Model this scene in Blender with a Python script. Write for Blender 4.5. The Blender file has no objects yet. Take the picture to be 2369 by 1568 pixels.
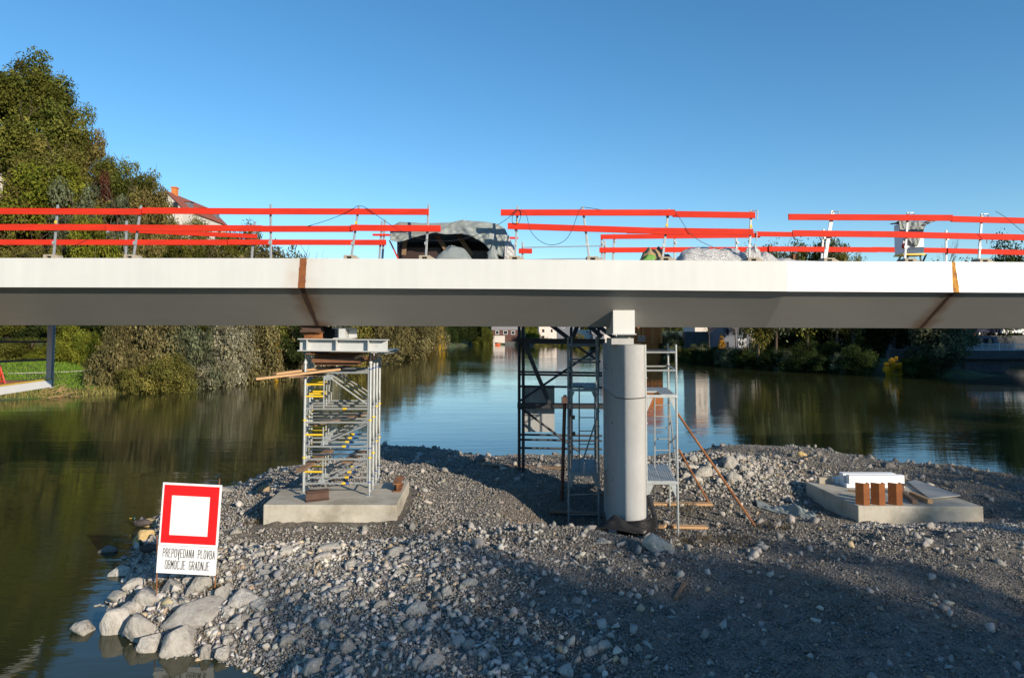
import bpy, bmesh, math, random
import numpy as np
from mathutils import Vector, Matrix, Euler
R = math.radians
random.seed(7); RNG = np.random.default_rng(7)
SC = bpy.context.scene
COL = SC.collection

# ------------------------------------------------------------------ camera, sky, sun, exposure
FP, PCX, PCY, HORI = 1643.0, 1184.5, 679.0, 768.0      # focal length / principal point / horizon in picture units (2369 wide)
CAMZ = 5.0
PITCH = math.atan((HORI - PCY) / FP)
camd = bpy.data.cameras.new('camera'); cam = bpy.data.objects.new('camera', camd); COL.objects.link(cam)
cam.location = (0, 0, CAMZ); cam.rotation_euler = (R(90) + PITCH, 0, 0)
camd.sensor_width = 36; camd.lens = 36 * FP / 2369; camd.shift_y = -(784 - PCY) / 2369
camd.clip_start = .1; camd.clip_end = 6000
SC.camera = cam
AZ, EL = R(40), R(19)                                   # sun: to the right behind the camera
SUN = Vector((math.sin(AZ) * math.cos(EL), -math.cos(AZ) * math.cos(EL), math.sin(EL)))
wd = bpy.data.worlds.new('World'); SC.world = wd; wd.use_nodes = True
wn = wd.node_tree; bg = wn.nodes['Background']; sk = wn.nodes.new('ShaderNodeTexSky')
sk.sky_type = 'NISHITA'; sk.sun_disc = False; sk.sun_elevation = EL
sk.sun_rotation = math.atan2(SUN.x, SUN.y)
sk.altitude = 300; sk.air_density = 1.0; sk.dust_density = 0.05; sk.ozone_density = 3.2
hs_ = wn.nodes.new('ShaderNodeHueSaturation'); hs_.inputs['Saturation'].default_value = 1.2; hs_.inputs['Hue'].default_value = .495
wn.links.new(sk.outputs[0], hs_.inputs['Color']); wn.links.new(hs_.outputs[0], bg.inputs[0]); bg.inputs[1].default_value = .137
sl = bpy.data.lights.new('sun', 'SUN'); sl.energy = 5.0; sl.angle = R(.55); sl.color = (1.0, .875, .70)
so = bpy.data.objects.new('sun', sl); COL.objects.link(so); so.rotation_euler = (-SUN).to_track_quat('-Z', 'Y').to_euler()
SC.view_settings.view_transform = 'Standard'; SC.view_settings.look = 'None'
SC.view_settings.exposure = .30; SC.view_settings.gamma = 1
SC.render.engine = 'CYCLES'
SC.cycles.max_bounces = 6; SC.cycles.diffuse_bounces = 2; SC.cycles.glossy_bounces = 3; SC.cycles.transmission_bounces = 3
SC.cycles.caustics_reflective = False; SC.cycles.caustics_refractive = False

# ------------------------------------------------------------------ picture <-> place
CF = Vector((0, math.cos(PITCH), math.sin(PITCH))); CU = Vector((0, -math.sin(PITCH), math.cos(PITCH)))
def ray(X, Y): return CF * FP + Vector((X - PCX, 0, 0)) - CU * (Y - PCY)
def at(X, Y, d):
    r = ray(X, Y); return Vector((0, 0, CAMZ)) + r * (d / r.y)
def gp(X, Y, z=0.0):
    r = ray(X, Y); return Vector((0, 0, CAMZ)) + r * ((z - CAMZ) / r.z)
def lerp(a, b, t): return a + (b - a) * t
def ip(x, xs, ys): return float(np.interp(x, xs, ys))

# ------------------------------------------------------------------ object helpers
def tag(o, label=None, cat=None, group=None, kind=None):
    if label: o['label'] = label
    if cat: o['category'] = cat
    if group: o['group'] = group
    if kind: o['kind'] = kind
    return o
def empty(name, loc=(0, 0, 0), label=None, cat=None, group=None, rz=0):
    o = bpy.data.objects.new(name, None); COL.objects.link(o); o.location = loc; o.rotation_euler = (0, 0, rz)
    o.empty_display_size = .1
    return tag(o, label, cat, group)
class MB:
    def __init__(s): s.v = []; s.f = []
    def add(s, vs, fs):
        n = len(s.v); s.v += [tuple(v) for v in vs]; s.f += [tuple(n + i for i in f) for f in fs]; return s
    def box(s, c, d, rot=None):
        hx, hy, hz = d[0] / 2, d[1] / 2, d[2] / 2; c = Vector(c)
        vs = [Vector((x, y, z)) for x in (-hx, hx) for y in (-hy, hy) for z in (-hz, hz)]
        if rot is not None: vs = [rot @ v for v in vs]
        return s.add([v + c for v in vs], [(0, 1, 3, 2), (4, 6, 7, 5), (0, 4, 5, 1), (2, 3, 7, 6), (0, 2, 6, 4), (1, 5, 7, 3)])
    def bar(s, a, b, w, h, up=(0, 0, 1)):
        a, b = Vector(a), Vector(b); x = (b - a); L = x.length; x.normalize(); up = Vector(up)
        y = up.cross(x)
        if y.length < 1e-4: y = Vector((1, 0, 0)).cross(x)
        y.normalize(); z = x.cross(y)
        return s.box((a + b) / 2, (L, w, h), Matrix((x, y, z)).transposed())
    def tube(s, a, b, r, n=8, r2=None, caps=True):
        a, b = Vector(a), Vector(b); x = (b - a).normalized(); r2 = r if r2 is None else r2
        y = x.orthogonal().normalized(); z = x.cross(y); vs = []
        for i in range(n):
            t = 2 * math.pi * i / n; o = y * math.cos(t) + z * math.sin(t); vs += [a + o * r, b + o * r2]
        fs = [(2 * i, 2 * ((i + 1) % n), 2 * ((i + 1) % n) + 1, 2 * i + 1) for i in range(n)]
        if caps: fs += [tuple(2 * i for i in range(n))[::-1], tuple(2 * i + 1 for i in range(n))]
        return s.add(vs, fs)
    def path(s, pts, r, n=6):
        pts = [Vector(p) for p in pts]; vs = []; m = len(pts)
        y = None
        for k, p in enumerate(pts):
            t = (pts[min(k + 1, m - 1)] - pts[max(k - 1, 0)]).normalized()
            y = t.orthogonal().normalized() if y is None else (y - t * y.dot(t)).normalized()
            z = t.cross(y); rr = r[k] if isinstance(r, (list, tuple)) else r
            for i in range(n):
                a = 2 * math.pi * i / n; vs.append(p + (y * math.cos(a) + z * math.sin(a)) * rr)
        fs = [(k * n + i, k * n + (i + 1) % n, (k + 1) * n + (i + 1) % n, (k + 1) * n + i) for k in range(m - 1) for i in range(n)]
        fs += [tuple(range(n))[::-1], tuple((m - 1) * n + i for i in range(n))]
        return s.add(vs, fs)
    def prism(s, poly, z0, z1):                          # polygon in xy between two heights
        n = len(poly); vs = [(p[0], p[1], z0) for p in poly] + [(p[0], p[1], z1) for p in poly]
        return s.add(vs, [tuple(range(n))[::-1], tuple(range(n, 2 * n))] + [(i, (i + 1) % n, n + (i + 1) % n, n + i) for i in range(n)])
    def extr(s, poly3, d):                               # polygon of 3d points extruded by a vector
        n = len(poly3); d = Vector(d); vs = [Vector(p) for p in poly3] + [Vector(p) + d for p in poly3]
        return s.add(vs, [tuple(range(n))[::-1], tuple(range(n, 2 * n))] + [(i, (i + 1) % n, n + (i + 1) % n, n + i) for i in range(n)])
    def ibeam(s, a, b, w, h, tf=.018, tw=.012, up=(0, 0, 1)):
        a, b = Vector(a), Vector(b); x = (b - a).normalized(); y = Vector(up).cross(x).normalized(); z = x.cross(y)
        s.bar(a + z * (h / 2 - tf / 2), b + z * (h / 2 - tf / 2), w, tf, z); s.bar(a - z * (h / 2 - tf / 2), b - z * (h / 2 - tf / 2), w, tf, z)
        return s.bar(a, b, tw, h - 2 * tf - .001, z)
    def build(s, name, m, parent=None, smooth=False, bevel=0, loc=None):
        me = bpy.data.meshes.new(name); me.from_pydata(s.v, [], s.f); me.update()
        bm = bmesh.new(); bm.from_mesh(me); bmesh.ops.recalc_face_normals(bm, faces=bm.faces)
        bm.to_mesh(me); bm.free()
        if smooth: me.shade_smooth()
        o = bpy.data.objects.new(name, me); COL.objects.link(o); me.materials.append(m)
        if bevel:
            b = o.modifiers.new('bevel', 'BEVEL'); b.width = bevel; b.segments = 2; b.limit_method = 'ANGLE'; b.angle_limit = R(40)
        if loc is not None:                              # move the origin to loc, keep the shape in place
            loc = Vector(loc); me.transform(Matrix.Translation(-loc)); o.location = loc
        if parent is not None:
            o.parent = parent; o.matrix_parent_inverse = Matrix.Identity(4)
            if loc is None:
                me.transform(parent_inv(parent))
            else:
                o.location = parent_inv(parent) @ loc
        return o
def parent_inv(p):
    M = Matrix.Identity(4); chain = []
    while p is not None: chain.append(p); p = p.parent
    for q in reversed(chain): M = M @ q.matrix_basis
    return M.inverted()

def npmesh(name, v, f, m, attr=None, smooth=False, parent=None, matidx=None):
    me = bpy.data.meshes.new(name); n = len(f); k = f.shape[1]
    me.vertices.add(len(v)); me.vertices.foreach_set('co', v.astype(np.float32).ravel())
    me.loops.add(n * k); me.loops.foreach_set('vertex_index', f.astype(np.int32).ravel())
    me.polygons.add(n); me.polygons.foreach_set('loop_start', np.arange(0, n * k, k, dtype=np.int32))
    me.update(calc_edges=True)
    if attr is not None:
        a = me.attributes.new('tone', 'FLOAT_COLOR', 'FACE'); c = np.ones((n, 4), np.float32); c[:, :3] = attr
        a.data.foreach_set('color', c.ravel())
    if smooth: me.shade_smooth()
    if m is not None: me.materials.append(m)
    o = bpy.data.objects.new(name, me); COL.objects.link(o)
    if parent is not None: o.parent = parent
    return o

# ------------------------------------------------------------------ numpy value noise
_P = np.random.default_rng(3).random((256, 256))
def vnoise(x, y, s=1.0, o=0):
    x = np.asarray(x, float) * s + o * 17.3; y = np.asarray(y, float) * s + o * 31.7
    xi = np.floor(x).astype(int); yi = np.floor(y).astype(int); fx = x - xi; fy = y - yi
    fx = fx * fx * (3 - 2 * fx); fy = fy * fy * (3 - 2 * fy)
    g = lambda a, b: _P[a & 255, b & 255]
    return (g(xi, yi) * (1 - fx) * (1 - fy) + g(xi + 1, yi) * fx * (1 - fy) + g(xi, yi + 1) * (1 - fx) * fy + g(xi + 1, yi + 1) * fx * fy) * 2 - 1
def fbm(x, y, s, n=4, o=0):
    r = 0; a = 1
    for k in range(n): r = r + a * vnoise(x, y, s * 2 ** k, o + k); a *= .5
    return r
def poly_sd(x, y, P):                                   # signed distance, positive inside
    x = np.asarray(x, float); y = np.asarray(y, float); P = np.array(P, float); d = np.full(x.shape, 1e9); ins = np.zeros(x.shape, bool)
    for i in range(len(P)):
        ax, ay = P[i]; bx, by = P[(i + 1) % len(P)]; ex, ey = bx - ax, by - ay
        t = np.clip(((x - ax) * ex + (y - ay) * ey) / (ex * ex + ey * ey), 0, 1)
        d = np.minimum(d, (x - ax - t * ex) ** 2 + (y - ay - t * ey) ** 2)
        c = ((ay > y) != (by > y)); 
        with np.errstate(divide='ignore', invalid='ignore'):
            xx = ex * (y - ay) / (ey if ey != 0 else 1e-12) + ax
        ins ^= c & (x < xx)
    d = np.sqrt(d); return np.where(ins, d, -d)

# ------------------------------------------------------------------ materials
def nd(nt, t, **k):
    n = nt.nodes.new(t)
    for a, b in k.items():
        if a.startswith('i_'): n.inputs[int(a[2:]) if a[2:].isdigit() else a[2:]].default_value = b
        else: setattr(n, a, b)
    return n
def M(name, col, rough=.6, metal=0., var=.12, vs=3., bump=0., bs=30., col2=None, c2s=2., c2t=.5, c2w=.12, spec=.5, stretch=None, attr=False, objvar=0.):
    m = bpy.data.materials.new(name); m.use_nodes = True; nt = m.node_tree; L = nt.links.new
    p = nt.nodes['Principled BSDF']; p.inputs['Roughness'].default_value = rough; p.inputs['Metallic'].default_value = metal
    p.inputs['Specular IOR Level'].default_value = spec
    tc = nd(nt, 'ShaderNodeTexCoord'); co = tc.outputs['Object']
    if stretch:
        mp = nd(nt, 'ShaderNodeMapping'); mp.inputs['Scale'].default_value = stretch; L(co, mp.inputs[0]); co = mp.outputs[0]
    n1 = nd(nt, 'ShaderNodeTexNoise'); n1.inputs['Scale'].default_value = vs; n1.inputs['Detail'].default_value = 5; n1.inputs['Roughness'].default_value = .65
    L(co, n1.inputs['Vector'])
    mr = nd(nt, 'ShaderNodeMapRange'); mr.inputs[1].default_value = .25; mr.inputs[2].default_value = .75
    mr.inputs[3].default_value = 1 - var; mr.inputs[4].default_value = 1 + var; L(n1.outputs[0], mr.inputs[0])
    base = nd(nt, 'ShaderNodeRGB'); base.outputs[0].default_value = (*col, 1); c = base.outputs[0]
    if attr:
        at_ = nd(nt, 'ShaderNodeAttribute', attribute_name='tone'); mx = nd(nt, 'ShaderNodeMix', data_type='RGBA', blend_type='MULTIPLY'); mx.inputs[0].default_value = 1
        L(c, mx.inputs[6]); L(at_.outputs['Color'], mx.inputs[7]); c = mx.outputs[2]
    if col2 is not None:
        n2 = nd(nt, 'ShaderNodeTexNoise'); n2.inputs['Scale'].default_value = c2s; n2.inputs['Detail'].default_value = 6; n2.inputs['Roughness'].default_value = .7; L(co, n2.inputs['Vector'])
        r2 = nd(nt, 'ShaderNodeMapRange'); r2.inputs[1].default_value = c2t - c2w; r2.inputs[2].default_value = c2t + c2w; L(n2.outputs[0], r2.inputs[0])
        mx = nd(nt, 'ShaderNodeMix', data_type='RGBA'); L(r2.outputs[0], mx.inputs[0]); L(c, mx.inputs[6]); mx.inputs[7].default_value = (*col2, 1); c = mx.outputs[2]
    mv = nd(nt, 'ShaderNodeMix', data_type='RGBA', blend_type='MULTIPLY'); mv.inputs[0].default_value = 1
    L(c, mv.inputs[6]); L(mr.outputs[0], mv.inputs[7]); c = mv.outputs[2]
    if objvar:
        oi = nd(nt, 'ShaderNodeObjectInfo'); r3 = nd(nt, 'ShaderNodeMapRange'); r3.inputs[3].default_value = 1 - objvar; r3.inputs[4].default_value = 1 + objvar
        L(oi.outputs['Random'], r3.inputs[0]); mo = nd(nt, 'ShaderNodeMix', data_type='RGBA', blend_type='MULTIPLY'); mo.inputs[0].default_value = 1
        L(c, mo.inputs[6]); L(r3.outputs[0], mo.inputs[7]); c = mo.outputs[2]
    L(c, p.inputs['Base Color'])
    if bump:
        nb = nd(nt, 'ShaderNodeTexNoise'); nb.inputs['Scale'].default_value = bs; nb.inputs['Detail'].default_value = 6; nb.inputs['Roughness'].default_value = .6; L(co, nb.inputs['Vector'])
        b = nd(nt, 'ShaderNodeBump'); b.inputs['Strength'].default_value = 1; b.inputs['Distance'].default_value = bump; L(nb.outputs[0], b.inputs['Height']); L(b.outputs[0], p.inputs['Normal'])
    m['base'] = 1
    return m
def leafmat(name, col, col2, trans=.25, objvar=.12):
    m = bpy.data.materials.new(name); m.use_nodes = True; nt = m.node_tree; L = nt.links.new
    nt.nodes.remove(nt.nodes['Principled BSDF']); out = nt.nodes['Material Output']
    at_ = nd(nt, 'ShaderNodeAttribute', attribute_name='tone'); sp = nd(nt, 'ShaderNodeSeparateColor'); L(at_.outputs['Color'], sp.inputs[0])
    mx = nd(nt, 'ShaderNodeMix', data_type='RGBA'); L(sp.outputs[1], mx.inputs[0]); mx.inputs[6].default_value = (*col, 1); mx.inputs[7].default_value = (*col2, 1)
    mv = nd(nt, 'ShaderNodeMix', data_type='RGBA', blend_type='MULTIPLY'); mv.inputs[0].default_value = 1; L(mx.outputs[2], mv.inputs[6]); L(sp.outputs[0], mv.inputs[7])
    oi = nd(nt, 'ShaderNodeObjectInfo'); r3 = nd(nt, 'ShaderNodeMapRange'); r3.inputs[3].default_value = 1 - objvar; r3.inputs[4].default_value = 1 + objvar; L(oi.outputs['Random'], r3.inputs[0])
    mo = nd(nt, 'ShaderNodeMix', data_type='RGBA', blend_type='MULTIPLY'); mo.inputs[0].default_value = 1; L(mv.outputs[2], mo.inputs[6]); L(r3.outputs[0], mo.inputs[7])
    d = nd(nt, 'ShaderNodeBsdfDiffuse'); t = nd(nt, 'ShaderNodeBsdfTranslucent'); ms = nd(nt, 'ShaderNodeMixShader'); ms.inputs[0].default_value = trans
    L(mo.outputs[2], d.inputs[0]); L(mo.outputs[2], t.inputs[0]); L(d.outputs[0], ms.inputs[1]); L(t.outputs[0], ms.inputs[2]); L(ms.outputs[0], out.inputs[0])
    return m

m_conc = M('concrete', (.46, .42, .345), .85, var=.14, vs=1.6, bump=.006, bs=22, col2=(.30, .265, .20), c2s=1.1, c2t=.58, c2w=.1)
m_concp = M('pier_concrete', (.41, .405, .395), .8, var=.07, vs=1.6, bump=.004, bs=26, col2=(.36, .35, .335), c2s=1.0, c2t=.58, c2w=.1, stretch=(1, 1, .5))
m_block = M('cast_block', (.36, .31, .24), .9, var=.15, vs=14, bump=.004, bs=60)
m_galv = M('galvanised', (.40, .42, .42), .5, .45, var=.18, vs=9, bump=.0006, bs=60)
m_galv_shade = M('galvanised_shaded', (.22, .235, .235), .6, .3, var=.2, vs=9)  # darker copy of the galvanised steel, shade put into the colour
m_alu = M('aluminium', (.36, .37, .38), .45, .4, var=.12, vs=12)
m_yel = M('yellow_paint', (.75, .50, .02), .5, var=.12, vs=8)
m_blue = M('blue_tape', (.03, .08, .30), .5)
m_beamp = M('beam_paint', (.50, .51, .51), .5, var=.07, vs=3, bump=.0008, bs=30, col2=(.45, .42, .37), c2s=3.5, c2t=.66, c2w=.06)
m_rust = M('rust', (.20, .075, .028), .85, var=.3, vs=6, bump=.002, bs=50, col2=(.30, .12, .035), c2s=5, c2t=.5, c2w=.1)
m_rustd = M('dark_rust', (.085, .045, .032), .8, var=.3, vs=6, bump=.002, bs=50)
m_rusto = M('orange_rust', (.25, .085, .020), .85, var=.25, vs=7, bump=.002, bs=40, col2=(.20, .06, .02), c2s=4, c2t=.52, c2w=.08)
m_dark = M('dark_steel', (.035, .038, .045), .5, .4, var=.2, vs=8)
m_wood = M('new_wood', (.50, .30, .145), .75, var=.18, vs=5, bump=.002, bs=25, stretch=(.35, 3, 3))
m_woodo = M('old_wood', (.20, .125, .075), .85, var=.3, vs=5, bump=.003, bs=25, stretch=(.35, 3, 3))
m_woodb = M('formwork_wood', (.17, .075, .035), .7, var=.2, vs=3, bump=.002, bs=25)
m_red = M('red_board', (.58, .030, .012), .75, spec=.2, var=.17, vs=3.0, bump=.001, bs=18, col2=(.54, .030, .014), c2s=2.2, c2t=.62, c2w=.06, stretch=(.5, 3, 3), objvar=.07)
m_tarp = M('tarp', (.215, .24, .235), .5, var=.07, vs=1.5, bump=.012, bs=2.2)
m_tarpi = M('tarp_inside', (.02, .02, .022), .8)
m_film = M('clear_film', (.50, .49, .48), .16, var=.3, vs=9, bump=.05, bs=11, stretch=(1, 1, 2.5))
m_black = M('black_plastic', (.012, .012, .014), .35, var=.3, vs=5, bump=.01, bs=9)
m_blackf = M('black_membrane', (.010, .010, .011), .85, var=.3, vs=5, bump=.006, bs=12)
m_wire = M('black_cable', (.012, .012, .013), .5)
m_white = M('white_board', (.82, .82, .82), .45, var=.02)
m_signred = M('sign_red', (.78, .010, .012), .45, var=.02)
m_letter = M('sign_letters', (.03, .03, .032), .6, var=.02)
m_whitep = M('white_profile', (.80, .80, .80), .45, var=.04)
m_paperb = M('paper_sack', (.34, .23, .12), .8, var=.15, vs=6, bump=.004, bs=14)
m_green = M('green_print', (.13, .30, .05), .6, var=.1)
m_glass = M('window_dark', (.02, .024, .03), .12, var=.05)
m_bark = M('bark', (.085, .06, .042), .95, var=.35, vs=5, bump=.03, bs=6)
m_wall = M('plaster_white', (.62, .56, .50), .9, var=.06, vs=.4)
m_pink = M('plaster_pale', (.72, .62, .55), .9, var=.05, vs=.4)
m_brownw = M('timber_cladding', (.10, .045, .035), .8, var=.2, vs=2)
m_orangew = M('orange_plaster', (.62, .20, .05), .9, var=.08, vs=.4)
m_greyw = M('grey_plaster', (.14, .15, .18), .9, var=.08, vs=.4)
m_stonew = M('stone_wall', (.10, .10, .10), .95, var=.3, vs=1.2, bump=.05, bs=3)
m_roofr = M('red_tiles', (.27, .075, .045), .85, var=.2, vs=3, bump=.03, bs=6)
m_roofg = M('grey_roof', (.24, .22, .215), .85, var=.15, vs=1.5)
m_carw = M('car_white', (.75, .75, .76), .25, var=.01)
m_card = M('car_dark', (.015, .02, .05), .25, var=.01)
m_tyre = M('tyre', (.012, .012, .012), .8)
m_road = M('asphalt', (.055, .056, .06), .9, var=.15, vs=2)
m_skin = M('skin', (.45, .25, .18), .6, var=.03)
m_clothd = M('dark_cloth', (.05, .025, .03), .9)
m_clothl = M('pale_cloth', (.42, .36, .22), .9)
m_jean = M('denim', (.20, .23, .28), .9)
m_hair = M('hair', (.04, .025, .018), .8)
m_redl = M('ladder_red', (.50, .045, .02), .5)
m_orgd = M('orange_plywood', (.42, .14, .03), .6, var=.15, vs=3)
m_yelt = M('pale_yellow_edge', (.70, .46, .05), .6)
m_weed = M('dry_weed', (.10, .07, .03), .95, var=.4, vs=6)
m_grassb = M('grass_tuft', (.10, .13, .03), .9, var=.3, vs=6)

# steel paint of the bridge with rust staining at the two weld joints
SEAM = (-4.44, 9.60)
def bridgemat(name, col, grow, amt, streak=True):
    m = M(name, col, .42, 0., var=.05, vs=.7, bump=.0015, bs=4)
    nt = m.node_tree; L = nt.links.new; p = nt.nodes['Principled BSDF']; src = p.inputs['Base Color'].links[0].from_socket
    g = nd(nt, 'ShaderNodeNewGeometry'); sx = nd(nt, 'ShaderNodeSeparateXYZ'); L(g.outputs['Position'], sx.inputs[0]); last = None
    nz = nd(nt, 'ShaderNodeTexNoise'); nz.inputs['Scale'].default_value = 2.2; nz.inputs['Detail'].default_value = 7; L(g.outputs['Position'], nz.inputs['Vector'])
    for x0 in SEAM:
        a = nd(nt, 'ShaderNodeMath', operation='SUBTRACT'); L(sx.outputs[0], a.inputs[0]); a.inputs[1].default_value = x0
        b = nd(nt, 'ShaderNodeMath', operation='ABSOLUTE'); L(a.outputs[0], b.inputs[0])
        c = nd(nt, 'ShaderNodeMath', operation='MULTIPLY_ADD'); L(nz.outputs[0], c.inputs[0]); c.inputs[1].default_value = grow * 1.6; L(b.outputs[0], c.inputs[2])
        d = nd(nt, 'ShaderNodeMapRange'); L(c.outputs[0], d.inputs[0]); d.inputs[1].default_value = grow * .75; d.inputs[2].default_value = grow * 1.75; d.inputs[3].default_value = amt; d.inputs[4].default_value = 0
        if last is None: last = d.outputs[0]
        else:
            e = nd(nt, 'ShaderNodeMath', operation='MAXIMUM'); L(last, e.inputs[0]); L(d.outputs[0], e.inputs[1]); last = e.outputs[0]
    mx = nd(nt, 'ShaderNodeMix', data_type='RGBA'); L(last, mx.inputs[0]); L(src, mx.inputs[6]); mx.inputs[7].default_value = (.40, .23, .09, 1) if amt < .5 else (.20, .105, .045, 1)
    mp = nd(nt, 'ShaderNodeMapping'); mp.inputs['Scale'].default_value = (3.5, 1, .22) if amt < .5 else (.6, 3, 3); L(g.outputs['Position'], mp.inputs[0])
    ns = nd(nt, 'ShaderNodeTexNoise'); ns.inputs['Scale'].default_value = 1.6; ns.inputs['Detail'].default_value = 6; L(mp.outputs[0], ns.inputs['Vector'])
    ms = nd(nt, 'ShaderNodeMapRange'); ms.inputs[1].default_value = .3; ms.inputs[2].default_value = .7; ms.inputs[3].default_value = .965; ms.inputs[4].default_value = 1.02; L(ns.outputs[0], ms.inputs[0])
    mw = nd(nt, 'ShaderNodeMix', data_type='RGBA', blend_type='MULTIPLY'); mw.inputs[0].default_value = 1; L(mx.outputs[2], mw.inputs[6]); L(ms.outputs[0], mw.inputs[7])
    L(mw.outputs[2], p.inputs['Base Color'])
    return m
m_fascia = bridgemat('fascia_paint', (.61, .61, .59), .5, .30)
m_fasciar = bridgemat('fascia_paint_right', (.86, .86, .85), .12, .35)  # lighter base colour on the right length of the fascia
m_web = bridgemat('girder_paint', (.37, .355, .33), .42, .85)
m_plate = M('plate_paint', (.36, .35, .33), .5, var=.06)

# ------------------------------------------------------------------ big ground with the river bed
RIVER = [(-70, -80), (-52, 10), (-43, 36), (-37.7, 52.3), (-32.4, 57), (-28, 67.3), (-23.8, 80.5), (-20.3, 117), (-22, 170), (-22, 234), (-14, 275), (8, 285), (20, 262),
         (28, 222), (31, 180), (33, 144), (32, 106), (37, 93), (41.6, 86), (46, 82), (56, 80), (60, 120), (75, 120), (74, 78), (84, 62), (66, 26), (34, -2), (12, -13), (-12, -26), (-30, -80)]
SKX = [-900, -400, -150, 0, 60, 110, 150, 180, 215, 250, 275, 300, 350, 368, 400, 470, 530, 560, 600, 660, 740, 800, 1040]
SKY = [40, 60, 95, 112, 125, 148, 190, 250, 272, 325, 370, 366, 395, 455, 520, 535, 540, 515, 520, 555, 592, 640, 700]
def Gz(x, y):
    x = np.asarray(x, float); y = np.asarray(y, float)
    s = -poly_sd(x, y, RIVER)                           # distance inland
    z = np.where(s > 0, np.minimum(s * .30, .7) + np.clip(s - 2, 0, 12) * .12, np.maximum(s * .35, -2.2))
    z = z + fbm(x, y, .12, 3) * .22 * np.clip(s, 0, 1)
    # left wooded hill: rises behind the bank
    yy = np.maximum(y, 20); X = 1184.5 + 1643 * x / yy
    ridge = (768 - np.interp(X, SKX, SKY)) / 1643 * (yy + 0) + 5 - 12.5
    left = (x < 0) & (y > 5)
    tt = np.clip((104 - np.maximum(y, 60)) / 29, 0, 1)
    Yl = np.interp(X, SKX, SKY) * (1 - tt) + 735 * tt
    hill = (768 - Yl) / 1643 * np.minimum(yy, 108) - 8.5 - 5 * np.clip(1 - tt, 0, 1)
    hill = np.clip(hill, 0, 60) * np.clip(1 - (y - 190) / 80, .25, 1) * np.clip((s - 8) / 8, 0, 1)
    z = z + np.where(left & (s > 0), hill, 0)
    # unseen hill added at right to shade the bank, and low hills far behind the town
    z = z + 18 * np.exp(-(((x - 96) / 15) ** 2 + ((y - 55) / 22) ** 2)) * (s > 0)
    z = z + np.clip((y - 300) / 150, 0, 1) * (12 + 8 * vnoise(x, y, .008)) 
    z = z + 3.0 * np.clip((s - 14) / 14, 0, 1) * (x > 20) * (y > 40) * (y < 300)
    return z
gx = np.concatenate([[-3000, -1500, -800, -500, -350, -260, -200], np.arange(-160, 130.1, 2.0), [150, 180, 220, 300, 450, 800, 1500, 3000]])
gy = np.concatenate([[-1500, -600, -250, -120], np.arange(-70, 150.1, 2.0), np.arange(155, 330, 5), [350, 380, 430, 500, 650, 900, 1500, 3000, 5000]])
GX, GY = np.meshgrid(gx, gy); GZ = Gz(GX, GY); nx, ny = len(gx), len(gy)
idx = np.arange(nx * ny).reshape(ny, nx)
fq = np.stack([idx[:-1, :-1], idx[:-1, 1:], idx[1:, 1:], idx[1:, :-1]], -1).reshape(-1, 4)
m_land = M('bank_ground', (.065, .11, .018), .95, var=.35, vs=.5, bump=.05, bs=6, col2=(.055, .045, .028), c2s=.16, c2t=.48, c2w=.08)
land = npmesh('ground', np.stack([GX, GY, GZ], -1).reshape(-1, 3), fq, m_land, smooth=True); tag(land, kind='structure')
from bisect import bisect_right
def bil(xs, ys, Z):
    xs = [float(a) for a in xs]; ys = [float(a) for a in ys]; Z = Z.tolist(); nx_, ny_ = len(xs), len(ys)
    def f(x, y):
        i = min(max(bisect_right(xs, x) - 1, 0), nx_ - 2); j = min(max(bisect_right(ys, y) - 1, 0), ny_ - 2)
        u = (x - xs[i]) / (xs[i + 1] - xs[i]); v = (y - ys[j]) / (ys[j + 1] - ys[j]); u = min(max(u, 0), 1); v = min(max(v, 0), 1)
        return (Z[j][i] * (1 - u) + Z[j][i + 1] * u) * (1 - v) + (Z[j + 1][i] * (1 - u) + Z[j + 1][i + 1] * u) * v
    return f
G = bil(gx, gy, GZ)

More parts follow.
